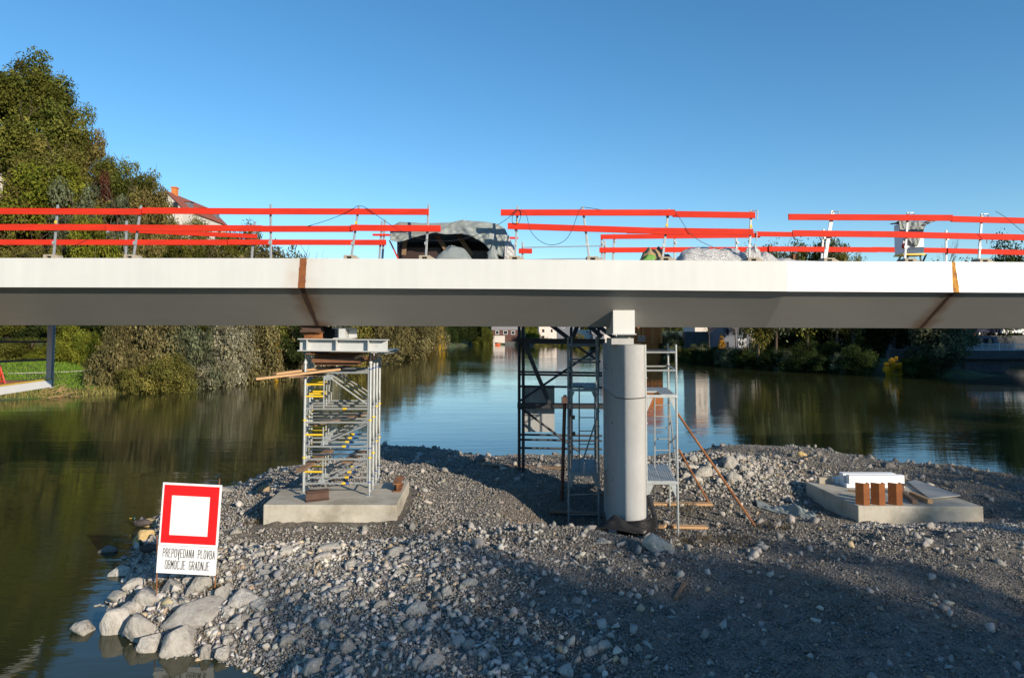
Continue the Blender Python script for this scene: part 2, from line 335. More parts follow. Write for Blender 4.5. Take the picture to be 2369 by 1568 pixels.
# ------------------------------------------------------------------ water
def water_mat():
    m = bpy.data.materials.new('river_water'); m.use_nodes = True; nt = m.node_tree; L = nt.links.new; p = nt.nodes['Principled BSDF']
    p.inputs['Roughness'].default_value = .035; p.inputs['IOR'].default_value = 1.33
    g = nd(nt, 'ShaderNodeNewGeometry')
    nc = nd(nt, 'ShaderNodeTexNoise'); nc.inputs['Scale'].default_value = .12; nc.inputs['Detail'].default_value = 4; L(g.outputs['Position'], nc.inputs['Vector'])
    mx = nd(nt, 'ShaderNodeMix', data_type='RGBA'); L(nc.outputs[0], mx.inputs[0]); mx.inputs[6].default_value = (.018, .024, .008, 1); mx.inputs[7].default_value = (.040, .042, .017, 1)
    L(mx.outputs[2], p.inputs['Base Color'])
    hs = []
    for sc, st, amp in (((.55, 2.2, 1), 1.0, .0065), ((2.0, 6.5, 1), 1.0, .0028), ((.10, .35, 1), 1.0, .014)):
        mp = nd(nt, 'ShaderNodeMapping'); mp.inputs['Scale'].default_value = sc; mp.inputs['Rotation'].default_value = (0, 0, R(8)); L(g.outputs['Position'], mp.inputs[0])
        n = nd(nt, 'ShaderNodeTexNoise'); n.inputs['Scale'].default_value = st; n.inputs['Detail'].default_value = 3; n.inputs['Roughness'].default_value = .5; n.inputs['Distortion'].default_value = .4; L(mp.outputs[0], n.inputs['Vector'])
        a = nd(nt, 'ShaderNodeMath', operation='MULTIPLY'); L(n.outputs[0], a.inputs[0]); a.inputs[1].default_value = amp; hs.append(a.outputs[0])
    # calm and ruffled patches
    npat = nd(nt, 'ShaderNodeTexNoise'); npat.inputs['Scale'].default_value = .06; npat.inputs['Detail'].default_value = 4; L(g.outputs['Position'], npat.inputs['Vector'])
    pr = nd(nt, 'ShaderNodeMapRange'); L(npat.outputs[0], pr.inputs[0]); pr.inputs[1].default_value = .35; pr.inputs[2].default_value = .65; pr.inputs[3].default_value = .35; pr.inputs[4].default_value = 1.5
    s1 = nd(nt, 'ShaderNodeMath', operation='ADD'); L(hs[0], s1.inputs[0]); L(hs[1], s1.inputs[1])
    s2 = nd(nt, 'ShaderNodeMath', operation='MULTIPLY_ADD'); L(s1.outputs[0], s2.inputs[0]); L(pr.outputs[0], s2.inputs[1]); L(hs[2], s2.inputs[2])
    b = nd(nt, 'ShaderNodeBump'); b.inputs['Strength'].default_value = 1; b.inputs['Distance'].default_value = 1.0; L(s2.outputs[0], b.inputs['Height']); L(b.outputs[0], p.inputs['Normal'])
    return m
wq = MB(); wq.add([(-600, -500, 0), (600, -500, 0), (600, 700, 0), (-600, 700, 0)], [(0, 1, 2, 3)])
water = wq.build('river_water', water_mat()); tag(water, kind='structure')

# ------------------------------------------------------------------ gravel island
def W2(X, Y, z=0.0):
    p = gp(X, Y, z); return (p.x, p.y)
ISL = [(-2.2, 3), (-2.6, 7), W2(640, 1568), W2(560, 1545), W2(480, 1528), W2(400, 1520), W2(320, 1500), W2(250, 1470), W2(235, 1400), W2(262, 1340), W2(300, 1300), W2(318, 1240),
       W2(350, 1200), W2(430, 1180), W2(520, 1146), W2(610, 1112), W2(700, 1096), (-7.2, 26), W2(868, 1043), W2(940, 1047), W2(1100, 1066), W2(1300, 1078), W2(1450, 1074), W2(1560, 1068), W2(1640, 1060),
       W2(1750, 1052), W2(1860, 1050), W2(1960, 1068), W2(2080, 1090), W2(2200, 1108), W2(2300, 1118), W2(2400, 1124), (24, 20), (36, 14), (44, 6), (30, -6), (10, -14), (0, -10)]
def Hz(x, y):
    x = np.asarray(x, float); y = np.asarray(y, float)
    s = poly_sd(x, y, ISL) + fbm(x, y, .5, 2) * .22
    z = np.where(s > 0, .88 * (1 - np.exp(-s / 1.25)) - .04, np.maximum(s * .55, -1.6) - .04)
    k = lambda cx, cy, rx, ry: np.exp(-(((x - cx) / rx) ** 2 + ((y - cy) / ry) ** 2))
    z = z - .72 * k(1.7, 17.2, 1.6, 1.5) - .30 * k(3.9, 16.2, 1.6, 1.1) - .12 * k(3.2, 14.5, 1.0, .8)
    z = z + .42 * k(6.2, 21.6, 2.6, 1.8) + .16 * k(.2, 12.5, 3.0, 1.2) + .10 * k(-2.0, 20.5, 2.5, 2.0) + .22 * k(.8, 14.4, 1.6, .9)
    z = z - .20 * k(-4.2, 15.0, 2.0, .5) + .16 * k(5.8, 12.3, 3.2, .7) - .10 * k(8.5, 12.0, 4.0, 1.0) + .12 * k(9.0, 14.2, 2.4, .6)
    z = z - .26 * k(9.2, 17.2, 3.0, 2.2)
    ii = np.clip(s, 0, 1)
    z = z + ii * (fbm(x, y, .55, 3, 5) * .09 + fbm(x, y, 2.6, 3, 9) * .035)
    return z
def hit(X, Y, f=None):
    f = f or H; r = ray(X, Y); p = Vector((0, 0, CAMZ)); st = r / r.y; d = 5.0
    while d < 60:
        q = p + st * d
        if q.z < f(q.x, q.y): break
        d += .05
    lo, hi = d - .05, d
    for _ in range(12):
        m_ = (lo + hi) / 2; q = p + st * m_
        if q.z < f(q.x, q.y): hi = m_
        else: lo = m_
    return p + st * hi
ix = np.concatenate([np.arange(-10, 17, .11), np.arange(17, 48, .5)]); iy = np.concatenate([np.arange(-14, 4, .5), np.arange(4, 31, .11)])
IX, IY = np.meshgrid(ix, iy); IZ = Hz(IX, IY) + fbm(IX, IY, 6.5, 2, 12) * .02
H = bil(ix, iy, IZ)
ni, nj = len(ix), len(iy); idx = np.arange(ni * nj).reshape(nj, ni)
fq = np.stack([idx[:-1, :-1], idx[:-1, 1:], idx[1:, 1:], idx[1:, :-1]], -1).reshape(-1, 4)
def gravel_mat():
    m = bpy.data.materials.new('gravel_bed'); m.use_nodes = True; nt = m.node_tree; L = nt.links.new; p = nt.nodes['Principled BSDF']; p.inputs['Roughness'].default_value = .9
    g = nd(nt, 'ShaderNodeNewGeometry')
    v = nd(nt, 'ShaderNodeTexVoronoi'); v.inputs['Scale'].default_value = 34; L(g.outputs['Position'], v.inputs['Vector'])
    v2 = nd(nt, 'ShaderNodeTexVoronoi'); v2.inputs['Scale'].default_value = 15; L(g.outputs['Position'], v2.inputs['Vector'])
    n = nd(nt, 'ShaderNodeTexNoise'); n.inputs['Scale'].default_value = .45; n.inputs['Detail'].default_value = 6; n.inputs['Roughness'].default_value = .7; L(g.outputs['Position'], n.inputs['Vector'])
    cr = nd(nt, 'ShaderNodeValToRGB'); L(n.outputs[0], cr.inputs[0]); e = cr.color_ramp.elements
    e[0].position = .36; e[0].color = (.16, .148, .13, 1); e[1].position = .66; e[1].color = (.16, .13, .095, 1)
    hs = nd(nt, 'ShaderNodeSeparateColor'); L(v.outputs['Color'], hs.inputs[0])
    mr = nd(nt, 'ShaderNodeMapRange'); L(hs.outputs[0], mr.inputs[0]); mr.inputs[3].default_value = .55; mr.inputs[4].default_value = 1.35
    mx = nd(nt, 'ShaderNodeMix', data_type='RGBA', blend_type='MULTIPLY'); mx.inputs[0].default_value = 1; L(cr.outputs[0], mx.inputs[6]); L(mr.outputs[0], mx.inputs[7]); L(mx.outputs[2], p.inputs['Base Color'])
    ad = nd(nt, 'ShaderNodeMath', operation='MULTIPLY_ADD'); L(v2.outputs['Distance'], ad.inputs[0]); ad.inputs[1].default_value = 1.2; L(v.outputs['Distance'], ad.inputs[2])
    b = nd(nt, 'ShaderNodeBump'); b.invert = True; b.inputs['Strength'].default_value = 1; b.inputs['Distance'].default_value = .022; L(ad.outputs[0], b.inputs['Height']); L(b.outputs[0], p.inputs['Normal'])
    return m
isl = npmesh('gravel_ground', np.stack([IX, IY, IZ], -1).reshape(-1, 3), fq, gravel_mat(), smooth=True); tag(isl, kind='structure')

# rock shapes
m_rock = M('limestone', (.36, .335, .30), .9, var=.16, vs=9, bump=.012, bs=16, attr=True)
def rock_template(seed, n=14, flat=.7, bevel=0.):
    rg = random.Random(seed); bm = bmesh.new()
    for i in range(n):
        v = Vector((rg.gauss(0, 1), rg.gauss(0, 1), rg.gauss(0, 1))).normalized()
        v = Vector([max(-.72, min(.72, c * rg.uniform(.8, 1.05))) for c in v])
        bm.verts.new((v.x * rg.uniform(.9, 1.2), v.y, v.z * flat))
    r = bmesh.ops.convex_hull(bm, input=bm.verts); bmesh.ops.delete(bm, geom=list({v for v in r['geom_interior'] if isinstance(v, bmesh.types.BMVert)}), context='VERTS')
    if bevel: bmesh.ops.bevel(bm, geom=list(bm.edges), offset=bevel, segments=1, profile=.5, affect='EDGES')
    bmesh.ops.triangulate(bm, faces=bm.faces); bm.verts.ensure_lookup_table(); bm.verts.index_update()
    v = np.array([w.co[:] for w in bm.verts]); f = np.array([[w.index for w in fc.verts] for fc in bm.faces]); bm.free()
    return v, f
TPL = [rock_template(s, 8 + s % 3, random.Random(s).uniform(.55, .85)) for s in range(22)]
def rotm(n, tilt=.7):
    a = RNG.uniform(0, 2 * np.pi, n); b = RNG.normal(0, tilt, n); c = RNG.normal(0, tilt, n)
    ca, sa, cb, sb, cc, sc = np.cos(a), np.sin(a), np.cos(b), np.sin(b), np.cos(c), np.sin(c); O = np.zeros(n); I = np.ones(n)
    Z = np.stack([ca, -sa, O, sa, ca, O, O, O, I], -1).reshape(n, 3, 3); X_ = np.stack([I, O, O, O, cb, -sb, O, sb, cb], -1).reshape(n, 3, 3)
    Y_ = np.stack([cc, O, sc, O, I, O, -sc, O, cc], -1).reshape(n, 3, 3); return X_ @ Y_ @ Z
def stones(name, x, y, r, label, sink=.35, dark=1.):
    n = len(x); z = Hz(x, y); t = RNG.integers(0, len(TPL), n); Rm = rotm(n); V = []; Fc = []; Cc = []; off = 0
    tone = dark * (np.clip(RNG.normal(.98, .21, n), .42, 1.6) * (1 - .27 / (1 + np.exp(-(x - .3 + (y - 12) * .15) / 1.2))))[:, None] * np.stack([1 + RNG.normal(0, .03, n), np.ones(n), 1 - np.abs(RNG.normal(0, .06, n)) + .05], -1)  # darkens stones towards the right, foreground shade put into their tone
    warm = RNG.random(n) < .07; tone[warm] *= np.array([1.12, .93, .70])
    for k in range(len(TPL)):
        s = np.where(t == k)[0]
        if not len(s): continue
        v, f = TPL[k]; m_ = len(s); nv = len(v)
        sc = r[s][:, None, None] * RNG.uniform(.75, 1.25, (m_, 1, 3))
        P = np.einsum('nij,kj->nki', Rm[s], v) * sc; P[:, :, 0] += x[s][:, None]; P[:, :, 1] += y[s][:, None]; P[:, :, 2] += (z[s] + r[s] * sink)[:, None]
        V.append(P.reshape(-1, 3)); Fc.append((f[None] + (np.arange(m_) * nv)[:, None, None]).reshape(-1, 3) + off); off += m_ * nv
        Cc.append(np.repeat(tone[s], len(f), 0))
    o = npmesh(name, np.concatenate(V), np.concatenate(Fc), m_rock, np.concatenate(Cc)); return tag(o, label, 'gravel', kind='stuff')
def scatter(n, x0, x1, y0, y1, fn):
    x = RNG.uniform(x0, x1, n); y = RNG.uniform(y0, y1, n); s = poly_sd(x, y, ISL); inv = np.abs(x) < y * .76 + 1.2
    coarse = 1 / (1 + np.exp((x - (-.5) - (y - 12) * -.15) / .9))          # coarse rubble to the left, fine gravel to the right
    keep = inv & (s > -.5) & fn(x, y, s, coarse); return x[keep], y[keep], s[keep], coarse[keep]
def outside_slabs(x, y):
    a = (x > -5.7) & (x < -2.4) & (y > 15.6) & (y < 18.7); b = (x > 7.75) & (x < 11.2) & (y > 16.4) & (y < 19.5); c = (x > 2.25) & (x < 3.05) & (y > 15.6) & (y < 18.7)
    return ~(a | b | c)
def dirt(x, y): return (fbm(x, y, .55, 3, 21) > .12 + .5 * (y < 11.5) - .25 * np.exp(-((y - (13.9 + .05 * (x - 6))) / 1.3) ** 2)) & (x > 3.2)
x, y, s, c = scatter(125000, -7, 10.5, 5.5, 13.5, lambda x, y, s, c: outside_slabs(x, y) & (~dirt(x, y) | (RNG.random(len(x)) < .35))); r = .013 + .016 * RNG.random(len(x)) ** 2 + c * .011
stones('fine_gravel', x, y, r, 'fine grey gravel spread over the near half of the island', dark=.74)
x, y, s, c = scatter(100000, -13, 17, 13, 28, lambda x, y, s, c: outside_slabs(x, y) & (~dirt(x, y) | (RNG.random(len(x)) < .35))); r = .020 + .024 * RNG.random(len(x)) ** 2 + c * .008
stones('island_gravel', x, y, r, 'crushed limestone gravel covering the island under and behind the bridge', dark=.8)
x, y, s, c = scatter(30000, -8, 10.5, 5.5, 15, lambda x, y, s, c: outside_slabs(x, y) & (RNG.random(len(x)) < .06 + .94 * c)); r = .024 + .085 * RNG.random(len(x)) ** 3.2
stones('rubble_stones', x, y, r, 'angular fist sized limestone rubble on the sunlit left slope', .3, 1.22)
n_ = 5200; x = 6.0 + RNG.normal(0, 1.35, n_); y = 20.6 + RNG.normal(0, 1.25, n_); k_ = outside_slabs(x, y) & (poly_sd(x, y, ISL) > 0) & (x > 3.3); x, y = x[k_], y[k_]; r = .025 + .07 * RNG.random(len(x)) ** 2.4
stones('heap_rubble', x, y, r, 'pale broken stone piled behind the right scaffold tower', .3, 1.32)
n_ = 4200; x = RNG.uniform(7.4, 12.6, n_); y = 15.9 - .10 * (x - 8) + RNG.normal(0, .28, n_); k_ = outside_slabs(x, y); x, y = x[k_], y[k_]; r = .022 + .035 * RNG.random(len(x)) ** 2
stones('slab_rubble', x, y, r, 'band of light broken stone in front of the right slab', .3, 1.45)
x, y, s, c = scatter(16000, -14, 18, 12, 29, lambda x, y, s, c: outside_slabs(x, y) & ((s < 1.0) | (RNG.random(len(x)) < .10))); r = .05 + .13 * RNG.random(len(x)) ** 2.0
stones('shore_rubble', x, y, r, 'rough stones lining the waterline at the back of the island', .25)

# the rocks that show largest, one object each
BIGT = [rock_template(100 + s, 13, random.Random(s).uniform(.7, .95), .035) for s in range(14)]
BIGM = []
for k, (v, f) in enumerate(BIGT):
    o = npmesh('rock', v, f, m_rock, np.ones((len(f), 3))); BIGM.append(o.data); bpy.data.objects.remove(o)
m_rockw = M('grey_rock', (.43, .405, .36), .9, var=.2, vs=2.2, bump=.06, bs=3.2, col2=(.30, .27, .235), c2s=1.6, c2t=.55, c2w=.1, objvar=.2)
m_rocky = M('ochre_rock', (.50, .36, .16), .9, var=.15, vs=2.2, bump=.05, bs=3.2)
m_rockd = M('dark_rock', (.17, .16, .15), .9, var=.2, vs=2.2, bump=.06, bs=3.2, objvar=.15)
for me in BIGM: me.materials.clear(); me.materials.append(m_rockw)
def boulder(X, Y, wpx, hpx, label, group=None, mat=None, k=None, rot=None, depthk=.9):
    p = hit(X, Y + hpx * .30); p = gp(X, Y + hpx * .38, -.05) if p.z < -.12 else p; s = p.y / FP; k = random.randrange(len(BIGM)) if k is None else k
    o = bpy.data.objects.new('rock', BIGM[k]); COL.objects.link(o)
    o.location = (p.x, p.y + wpx * s * .2, p.z + hpx * s * .22)
    o.rotation_euler = (random.uniform(-.25, .25), random.uniform(-.2, .2), random.uniform(-.4, .4) if rot is None else rot)
    o.scale = (wpx * s * .68, wpx * s * .62 * depthk, hpx * s * .95)
    if mat is not None: o.material_slots[0].link = 'OBJECT'; o.material_slots[0].material = mat
    return tag(o, label, 'rock', group)
SG = 'boulders on the left shore'
for X, Y, w, h, lb, mt in [
    (189, 1458, 54, 37, 'lone rounded grey boulder standing furthest left in the shallow water', None),
    (262, 1453, 67, 84, 'tall upright grey boulder at the left shore, second from the lone one in the water', None),
    (296, 1416, 58, 48, 'grey boulder wedged behind the tall upright one on the left shore', None),
    (326, 1452, 78, 66, 'wide split grey boulder between the tall upright one and the long flat slab', None),
    (333, 1498, 64, 58, 'pointed grey boulder at the waterline, bottom left of the blocky one', None),
    (412, 1492, 84, 64, 'big blocky grey boulder at the waterline straight below the sign', None),
    (452, 1424, 138, 50, 'long flat pale slab of rock lying just below the sign', None),
    (306, 1358, 47, 40, 'tan boulder beside the left stake of the sign', None),
    (272, 1334, 42, 40, 'cream triangular stone at the water edge left of the sign', None),
    (269, 1381, 54, 30, 'low brown rock at the water edge below the cream triangular stone', None),
    (343, 1384, 74, 44, 'broad mottled rock at the foot of the left sign stake', None),
    (227, 1409, 20, 24, 'small grey stone at the tip of the left shore', None),
    (403, 1446, 34, 30, 'rounded tan stone resting against the long flat slab', None),
    (397, 1398, 34, 27, 'small blocky stone above the left end of the long flat slab', None),
    (393, 1356, 47, 30, 'pale rock between the two sign stakes', None),
    (460, 1364, 50, 44, 'dark faced rock just left of the right sign stake', None),
    (511, 1378, 37, 37, 'upright rock just right of the right sign stake', None),
    (561, 1388, 67, 44, 'large smooth tan rock right of the sign, lying on a slant', None),
    (598, 1402, 40, 27, 'flat rock touching the large smooth tan one right of the sign', None),
    (507, 1515, 44, 37, 'pale rounded rock at the waterline right of the blocky boulder', None),
    (474, 1515, 27, 37, 'narrow upright rock between the blocky boulder and the pale rounded one', None),
    (544, 1441, 34, 30, 'squarish rock right of the long flat slab', None),
    (584, 1445, 30, 27, 'small grey rock right of the squarish one', None),
    (343, 1215, 54, 30, 'ochre yellow rock at the water behind the left edge of the sign', m_rocky),
    (330, 1249, 42, 36, 'square yellowish rock below the ochre one, left of the sign', m_rocky),
    (524, 1133, 30, 17, 'white angular stone on the shore right above the top corner of the sign', None),
    (246, 1276, 34, 20, 'dark wet rock awash in the water left of the sign', m_rockd),
    (420, 1545, 24, 12, 'small stone just awash below the blocky boulder', m_rockd),
    (870, 1190, 60, 48, 'grey boulder leaning against the front of the left concrete slab', None),
    (1532, 1262, 80, 46, 'big pale angular boulder right of the corrugated pipe at the pier', None),
    (1397, 1253, 38, 17, 'low pale rock left of the corrugated pipe under the black membrane', None),
    (1115, 1062, 30, 22, 'dark rock standing on the back shore between tower and pier', m_rockd),
    (1857, 1051, 22, 13, 'rust coloured rock on the back shore right of the pier', m_rocky),
    (1836, 1054, 18, 12, 'dark rock beside the rust coloured one on the back shore', m_rockd),
    (2056, 1079, 34, 16, 'olive grey rock on the back shore behind the right slab', m_rockd),
    (2264, 1106, 26, 14, 'brown rock on the back shore at the far right', m_rockd)]:
    boulder(X, Y, w, h, lb, SG if X < 620 else None, mt)
for X, Y, w, h in [(1632, 1096, 33, 29), (1701, 1105, 33, 29), (1697, 1073, 40, 33), (1603, 1062, 22, 20), (1679, 1067, 30, 25), (1733, 1102, 22, 19), (1614, 1112, 29, 22), (1599, 1083, 22, 20),
                   (1736, 1100, 20, 18), (1660, 1088, 26, 19), (1745, 1072, 30, 16), (1770, 1062, 30, 18), (1720, 1082, 22, 18), (1645, 1078, 30, 22), (1668, 1112, 24, 18), (1590, 1103, 24, 18), (1715, 1060, 26, 16), (1800, 1058, 20, 12)]:
    boulder(X, Y, w, h, 'jagged boulder in the sunlit heap behind the right scaffold tower', 'boulders heaped behind the right scaffold')
for X, Y, w, h in [(756, 1445, 44, 30), (806, 1500, 34, 37), (780, 1532, 34, 27), (719, 1549, 44, 37), (964, 1415, 40, 30), (951, 1445, 34, 30), (998, 1448, 27, 22), (1036, 1371, 27, 27), (1011, 1363, 20, 20), (1085, 1352, 34, 20),
                   (1088, 1492, 34, 27), (1060, 1488, 40, 20), (1004, 1532, 50, 27), (967, 1532, 24, 27), (914, 1279, 40, 20), (816, 1307, 37, 20), (746, 1290, 40, 24), (759, 1270, 54, 20), (783, 1364, 40, 20), (1306, 1555, 47, 30),
                   (1397, 1498, 37, 27), (1366, 1508, 30, 20), (662, 1485, 34, 34), (658, 1274, 37, 23), (598, 1285, 27, 20)]:
    boulder(X, Y, w, h, 'loose limestone rock bigger than its neighbours on the rubble slope in the foreground', 'larger rocks on the foreground slope')
n = 0
while n < 165:
    X = random.uniform(180, 1500); Y = random.uniform(1215, 1560); t = 1 - (X - 500) / 900 + (Y - 1400) / 500
    if random.random() > t: continue
    p = hit(X, Y)
    if poly_sd(np.array([p.x]), np.array([p.y]), ISL)[0] < .15 or not outside_slabs(np.array([p.x]), np.array([p.y]))[0]: continue
    w = random.uniform(12, 27) * (1 if Y > 1300 else .7); boulder(X, Y, w, w * random.uniform(.55, .9), 'small loose limestone rock scattered on the rubble slope', 'small rocks scattered on the slope'); n += 1

# ------------------------------------------------------------------ the steel footbridge
TX = [-1500, 0, 700, 1184, 1820, 2369, 4000]
YT = [590, 597, 597.6, 600, 604.3, 606.5, 613]; YB = [658, 664.5, 666, 668.5, 674, 677, 684]; YW = [749, 752, 753, 755, 758, 760, 765]
def zy(ys, x, d): 
    X = PCX + FP * x / d; return at(X, ip(X, TX, ys), d).z
XK = 5.82                                               # where the fascia changes panel
def dfront(x): return 15.0 if x < XK else 15.0 + (x - XK) * .10
DWB, DBK, DBF = 1.32, 2.15, 3.35                        # web foot, back web foot, back fascia, behind the front
xs = sorted(set([-40, -25, -16, -11, -8, -6, -3, 0, 2, 4, 8, 10, 12, 16, 25, 40] + [XK, SEAM[0], SEAM[1]]))
br = empty('steel_footbridge', (0, 15, 6), 'long pale grey steel footbridge girder crossing the river on a concrete pier', 'bridge')
def strip(fn, xs_):
    """fn(x) -> list of (y,z) forming an open profile with thickness handled as closed ring"""
    m = MB(); rings = [[(x, yy, zz) for yy, zz in fn(x)] for x in xs_]; n = len(rings[0]); vs = [p for r in rings for p in r]
    fs = [(k * n + i, k * n + (i + 1) % n, (k + 1) * n + (i + 1) % n, (k + 1) * n + i) for k in range(len(rings) - 1) for i in range(n)]
    fs += [tuple(range(n))[::-1], tuple((len(rings) - 1) * n + i for i in range(n))]
    return m.add(vs, fs)
def p_fascia(x):
    d = dfront(x); t, b = zy(YT, x, d), zy(YB, x, d); return [(d, b), (d + .03, b - .0), (d + .03, t), (d, t)]
def p_web(x):
    d = dfront(x); b = zy(YB, x, d) + .028; w = zy(YW, x, d + DWB); return [(d + .032, b), (d + DWB, w), (d + DWB + .02, w + .02), (d + .05, b + .03)]
def p_bot(x):
    d = dfront(x); w = zy(YW, x, d + DWB); return [(d + DWB + .003, w + .003), (d + DBK, w + .003), (d + DBK, w + .022), (d + DWB + .022, w + .022)]
def p_web2(x):
    d = dfront(x); b = zy(YB, x, d) + .055; w = zy(YW, x, d + DWB); return [(d + DBK + .002, w + .003), (d + DBF - .032, b), (d + DBF - .05, b + .03), (d + DBK - .02, w + .024)]
def p_fas2(x):
    d = dfront(x); t, b = zy(YT, x, d), zy(YB, x, d); return [(d + DBF - .03, b), (d + DBF, b), (d + DBF, t), (d + DBF - .03, t)]
def p_deck(x):
    d = dfront(x); t = zy(YT, x, d); return [(d + .033, t - .03), (d + DBF - .033, t - .03), (d + DBF - .033, t - .008), (d + .033, t - .008)]
strip(p_fascia, [v for v in xs if v <= XK]).build('edge_fascia', m_fascia, br)
fr = strip(p_fascia, [XK + .004] + [v for v in xs if v > XK]).build('edge_fascia', m_fasciar, br); fr['label'] = 'lighter coloured right length of the edge fascia'
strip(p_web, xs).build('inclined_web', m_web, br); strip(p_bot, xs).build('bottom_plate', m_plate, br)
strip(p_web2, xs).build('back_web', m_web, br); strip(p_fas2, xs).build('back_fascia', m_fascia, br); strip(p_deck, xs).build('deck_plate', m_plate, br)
for x0, w, tilt in ((SEAM[0], .155, -.02), (SEAM[1], .13, .05)):
    d = dfront(x0); t, b = zy(YT, x0, d), zy(YB, x0, d); m = MB(); N = 14
    vs = []
    for k in range(N + 1):
        z = lerp(t + .001, b - .001, k / N); jx = lambda: random.uniform(-.008, .008); xx = x0 + tilt * (k / N - .5) * 1.6
        vs += [(xx - w / 2 + jx(), d - .004, z), (xx + w / 2 + jx(), d - .004, z)]
    m.add(vs, [(2 * k, 2 * k + 1, 2 * k + 3, 2 * k + 2) for k in range(N)]); o = m.build('weld_seam', m_rusto if x0 < 0 else M('bright_rust', (.62, .30, .03), .8, var=.35, vs=6, col2=(.30, .12, .03), c2s=9, c2t=.5), br)
    o['label'] = 'rusty unpainted weld strip down the fascia'
    m = MB(); vs = []; x1 = x0 + (-.02 if x0 < 0 else .0)
    for k in range(N + 1):
        u = k / N; dd = lerp(.04, DWB, u); yy = d + dd; zb = zy(YB, x0, d) + .028; zw = zy(YW, x0, d + DWB); zz = lerp(zb, zw, (dd - .032) / (DWB - .032)) - .006
        ww = lerp(.05, .035, u) + random.uniform(-.008, .008)
        vs += [(x1 - ww, yy, zz), (x1 + ww, yy, zz)]
    m.add(vs, [(2 * k, 2 * k + 1, 2 * k + 3, 2 * k + 2) for k in range(N)]); m.build('weld_line', m_rustd, br)
# bracket over the pier, with bearing plate lip
bx0, bx1, byf, byb = 2.235, 2.715, 15.72, 16.9
zb0 = at(1440, 771.5, byf).z
webz = lambda y: lerp(zy(YB, 2.4, 15) + .028, zy(YW, 2.4, 16.32), (y - 15.032) / (DWB - .032))
m = MB(); prof = [(byf, zb0), (byf, webz(byf) - .004), (16.31, webz(16.31) - .004), (byb, webz(16.31) - .002), (byb, zb0)]
m.extr([(bx0, a, b) for a, b in prof], (bx1 - bx0, 0, 0)); m.build('pier_bracket', m_fascia, br, bevel=.006)
m = MB(); m.box(((bx0 + bx1) / 2, (byf + byb) / 2 - .02, zb0 - .0135), (bx1 - bx0 + .05, byb - byf + .06, .025)); m.build('bearing_plate', m_beamp, br)
brg = empty('bridge_bearing', (2.475, 16.05, zb0 - .12), 'small round pot bearing between the bridge bracket and the pier head', 'bearing')
m = MB(); m.tube((2.475, 16.05, zb0 - .105), (2.475, 16.05, zb0 - .075), .17, 20).tube((2.475, 16.05, zb0 - .075), (2.475, 16.05, zb0 - .028), .11, 20); m.build('bearing_pot', m_beamp, brg)
m = MB()
for a in (-.16, .16): m.tube((2.475 + a, 15.92, zb0 - .085), (2.475 + a, 15.92, zb0 - .03), .014, 6)
m.build('bolt', m_galv, brg)
# pier
PT = at(1440, 797.5, 15.8).z
pier = empty('bridge_pier', (2.65, 17, 0), 'tall pale concrete pier with rounded nose standing in the gravel', 'pier')
poly = [(2.335, 18.3), (2.33, 16.1), (2.335, 16.02), (2.36, 15.93), (2.455, 15.73), (2.475, 15.70), (2.51, 15.675), (2.60, 15.645), (2.70, 15.632), (2.80, 15.645), (2.87, 15.685), (2.92, 15.75), (2.95, 15.84), (2.96, 15.98), (2.96, 18.3), (2.85, 18.55), (2.45, 18.55)]
m = MB(); m.prism(poly, -.6, PT); sh = m.build('shaft', m_concp, pier, smooth=True); sh.data.set_sharp_from_angle(angle=R(34))
for zz in (1.6, 2.9, 4.1):
    for (px, py) in ((2.325, 16.6), (2.325, 17.7)):
        MB().tube((px + .008, py, zz), (px - .001, py, zz), .022, 10).build('tie_hole', m_dark, pier)
m = MB(); m.box((2.46, 16.25, (PT + zb0 - .105) / 2 + .002), (.50, .80, zb0 - .105 - PT)); m.build('pedestal', m_concp, pier, bevel=.012)
m = MB(); zr = at(1445, 922, 15.7).z; pp = [(2.66 + (a - 2.66) * 1.025, 17.1 + (b - 17.1) * 1.006, 0) for a, b in poly]
pp = [(a, b, zr + .02 * (b - 15.7) + (a - 2.45) * .05) for a, b, _ in pp]
m.path(pp + [pp[0]], .009, 5); m.build('strap', m_black, pier)

# corrugated drain pipe, membrane at the pier foot
def lathe_ribs(path, r, n=20, ribs=True, name='pipe', mat=None, parent=None):
    m = MB(); rr = [r * (1.07 if k % 2 else .95) for k in range(len(path))]; m.path(path, rr, n); return m.build(name, mat, parent)
pb = hit(1470, 1275)
cp = empty('corrugated_pipe', (2.6, 15.35, .1), 'black corrugated drain pipe wrapped upright round the foot of the pier', 'pipe')
pts = []
z0 = .10; z1 = at(1460, 1203, 15.45).z
N = 34
m = MB(); vs = []; n = 26
for k in range(N):
    z = lerp(-.1, z1, k / (N - 1)); rr = .36 * (1.05 if k % 2 else .95)
    for i in range(n):
        a = lerp(R(195), R(350), i / (n - 1)); lean = .10 * (1 - k / N)
        vs.append((2.70 + (rr + lean * .6) * 1.15 * math.cos(a), 15.80 + (rr + lean) * .95 * math.sin(a), z + .05 * math.cos(a) * (k / N)))
m.add(vs, [(k * n + i, k * n + i + 1, (k + 1) * n + i + 1, (k + 1) * n + i) for k in range(N - 1) for i in range(n - 1)])
o = m.build('pipe_wrap', m_black, cp, smooth=True); sd = o.modifiers.new('s', 'SOLIDIFY'); sd.thickness = .012
m = MB(); pth = []
for k in range(60):
    t = k / 59; pth.append((3.02 + .12 * math.sin(t * math.pi), 15.95 - .25 * math.sin(t * 2.4), lerp(z1 + .42, -.05, t)))
lathe_ribs(pth, .055, 12, name='pipe_bend', mat=m_black, parent=cp)
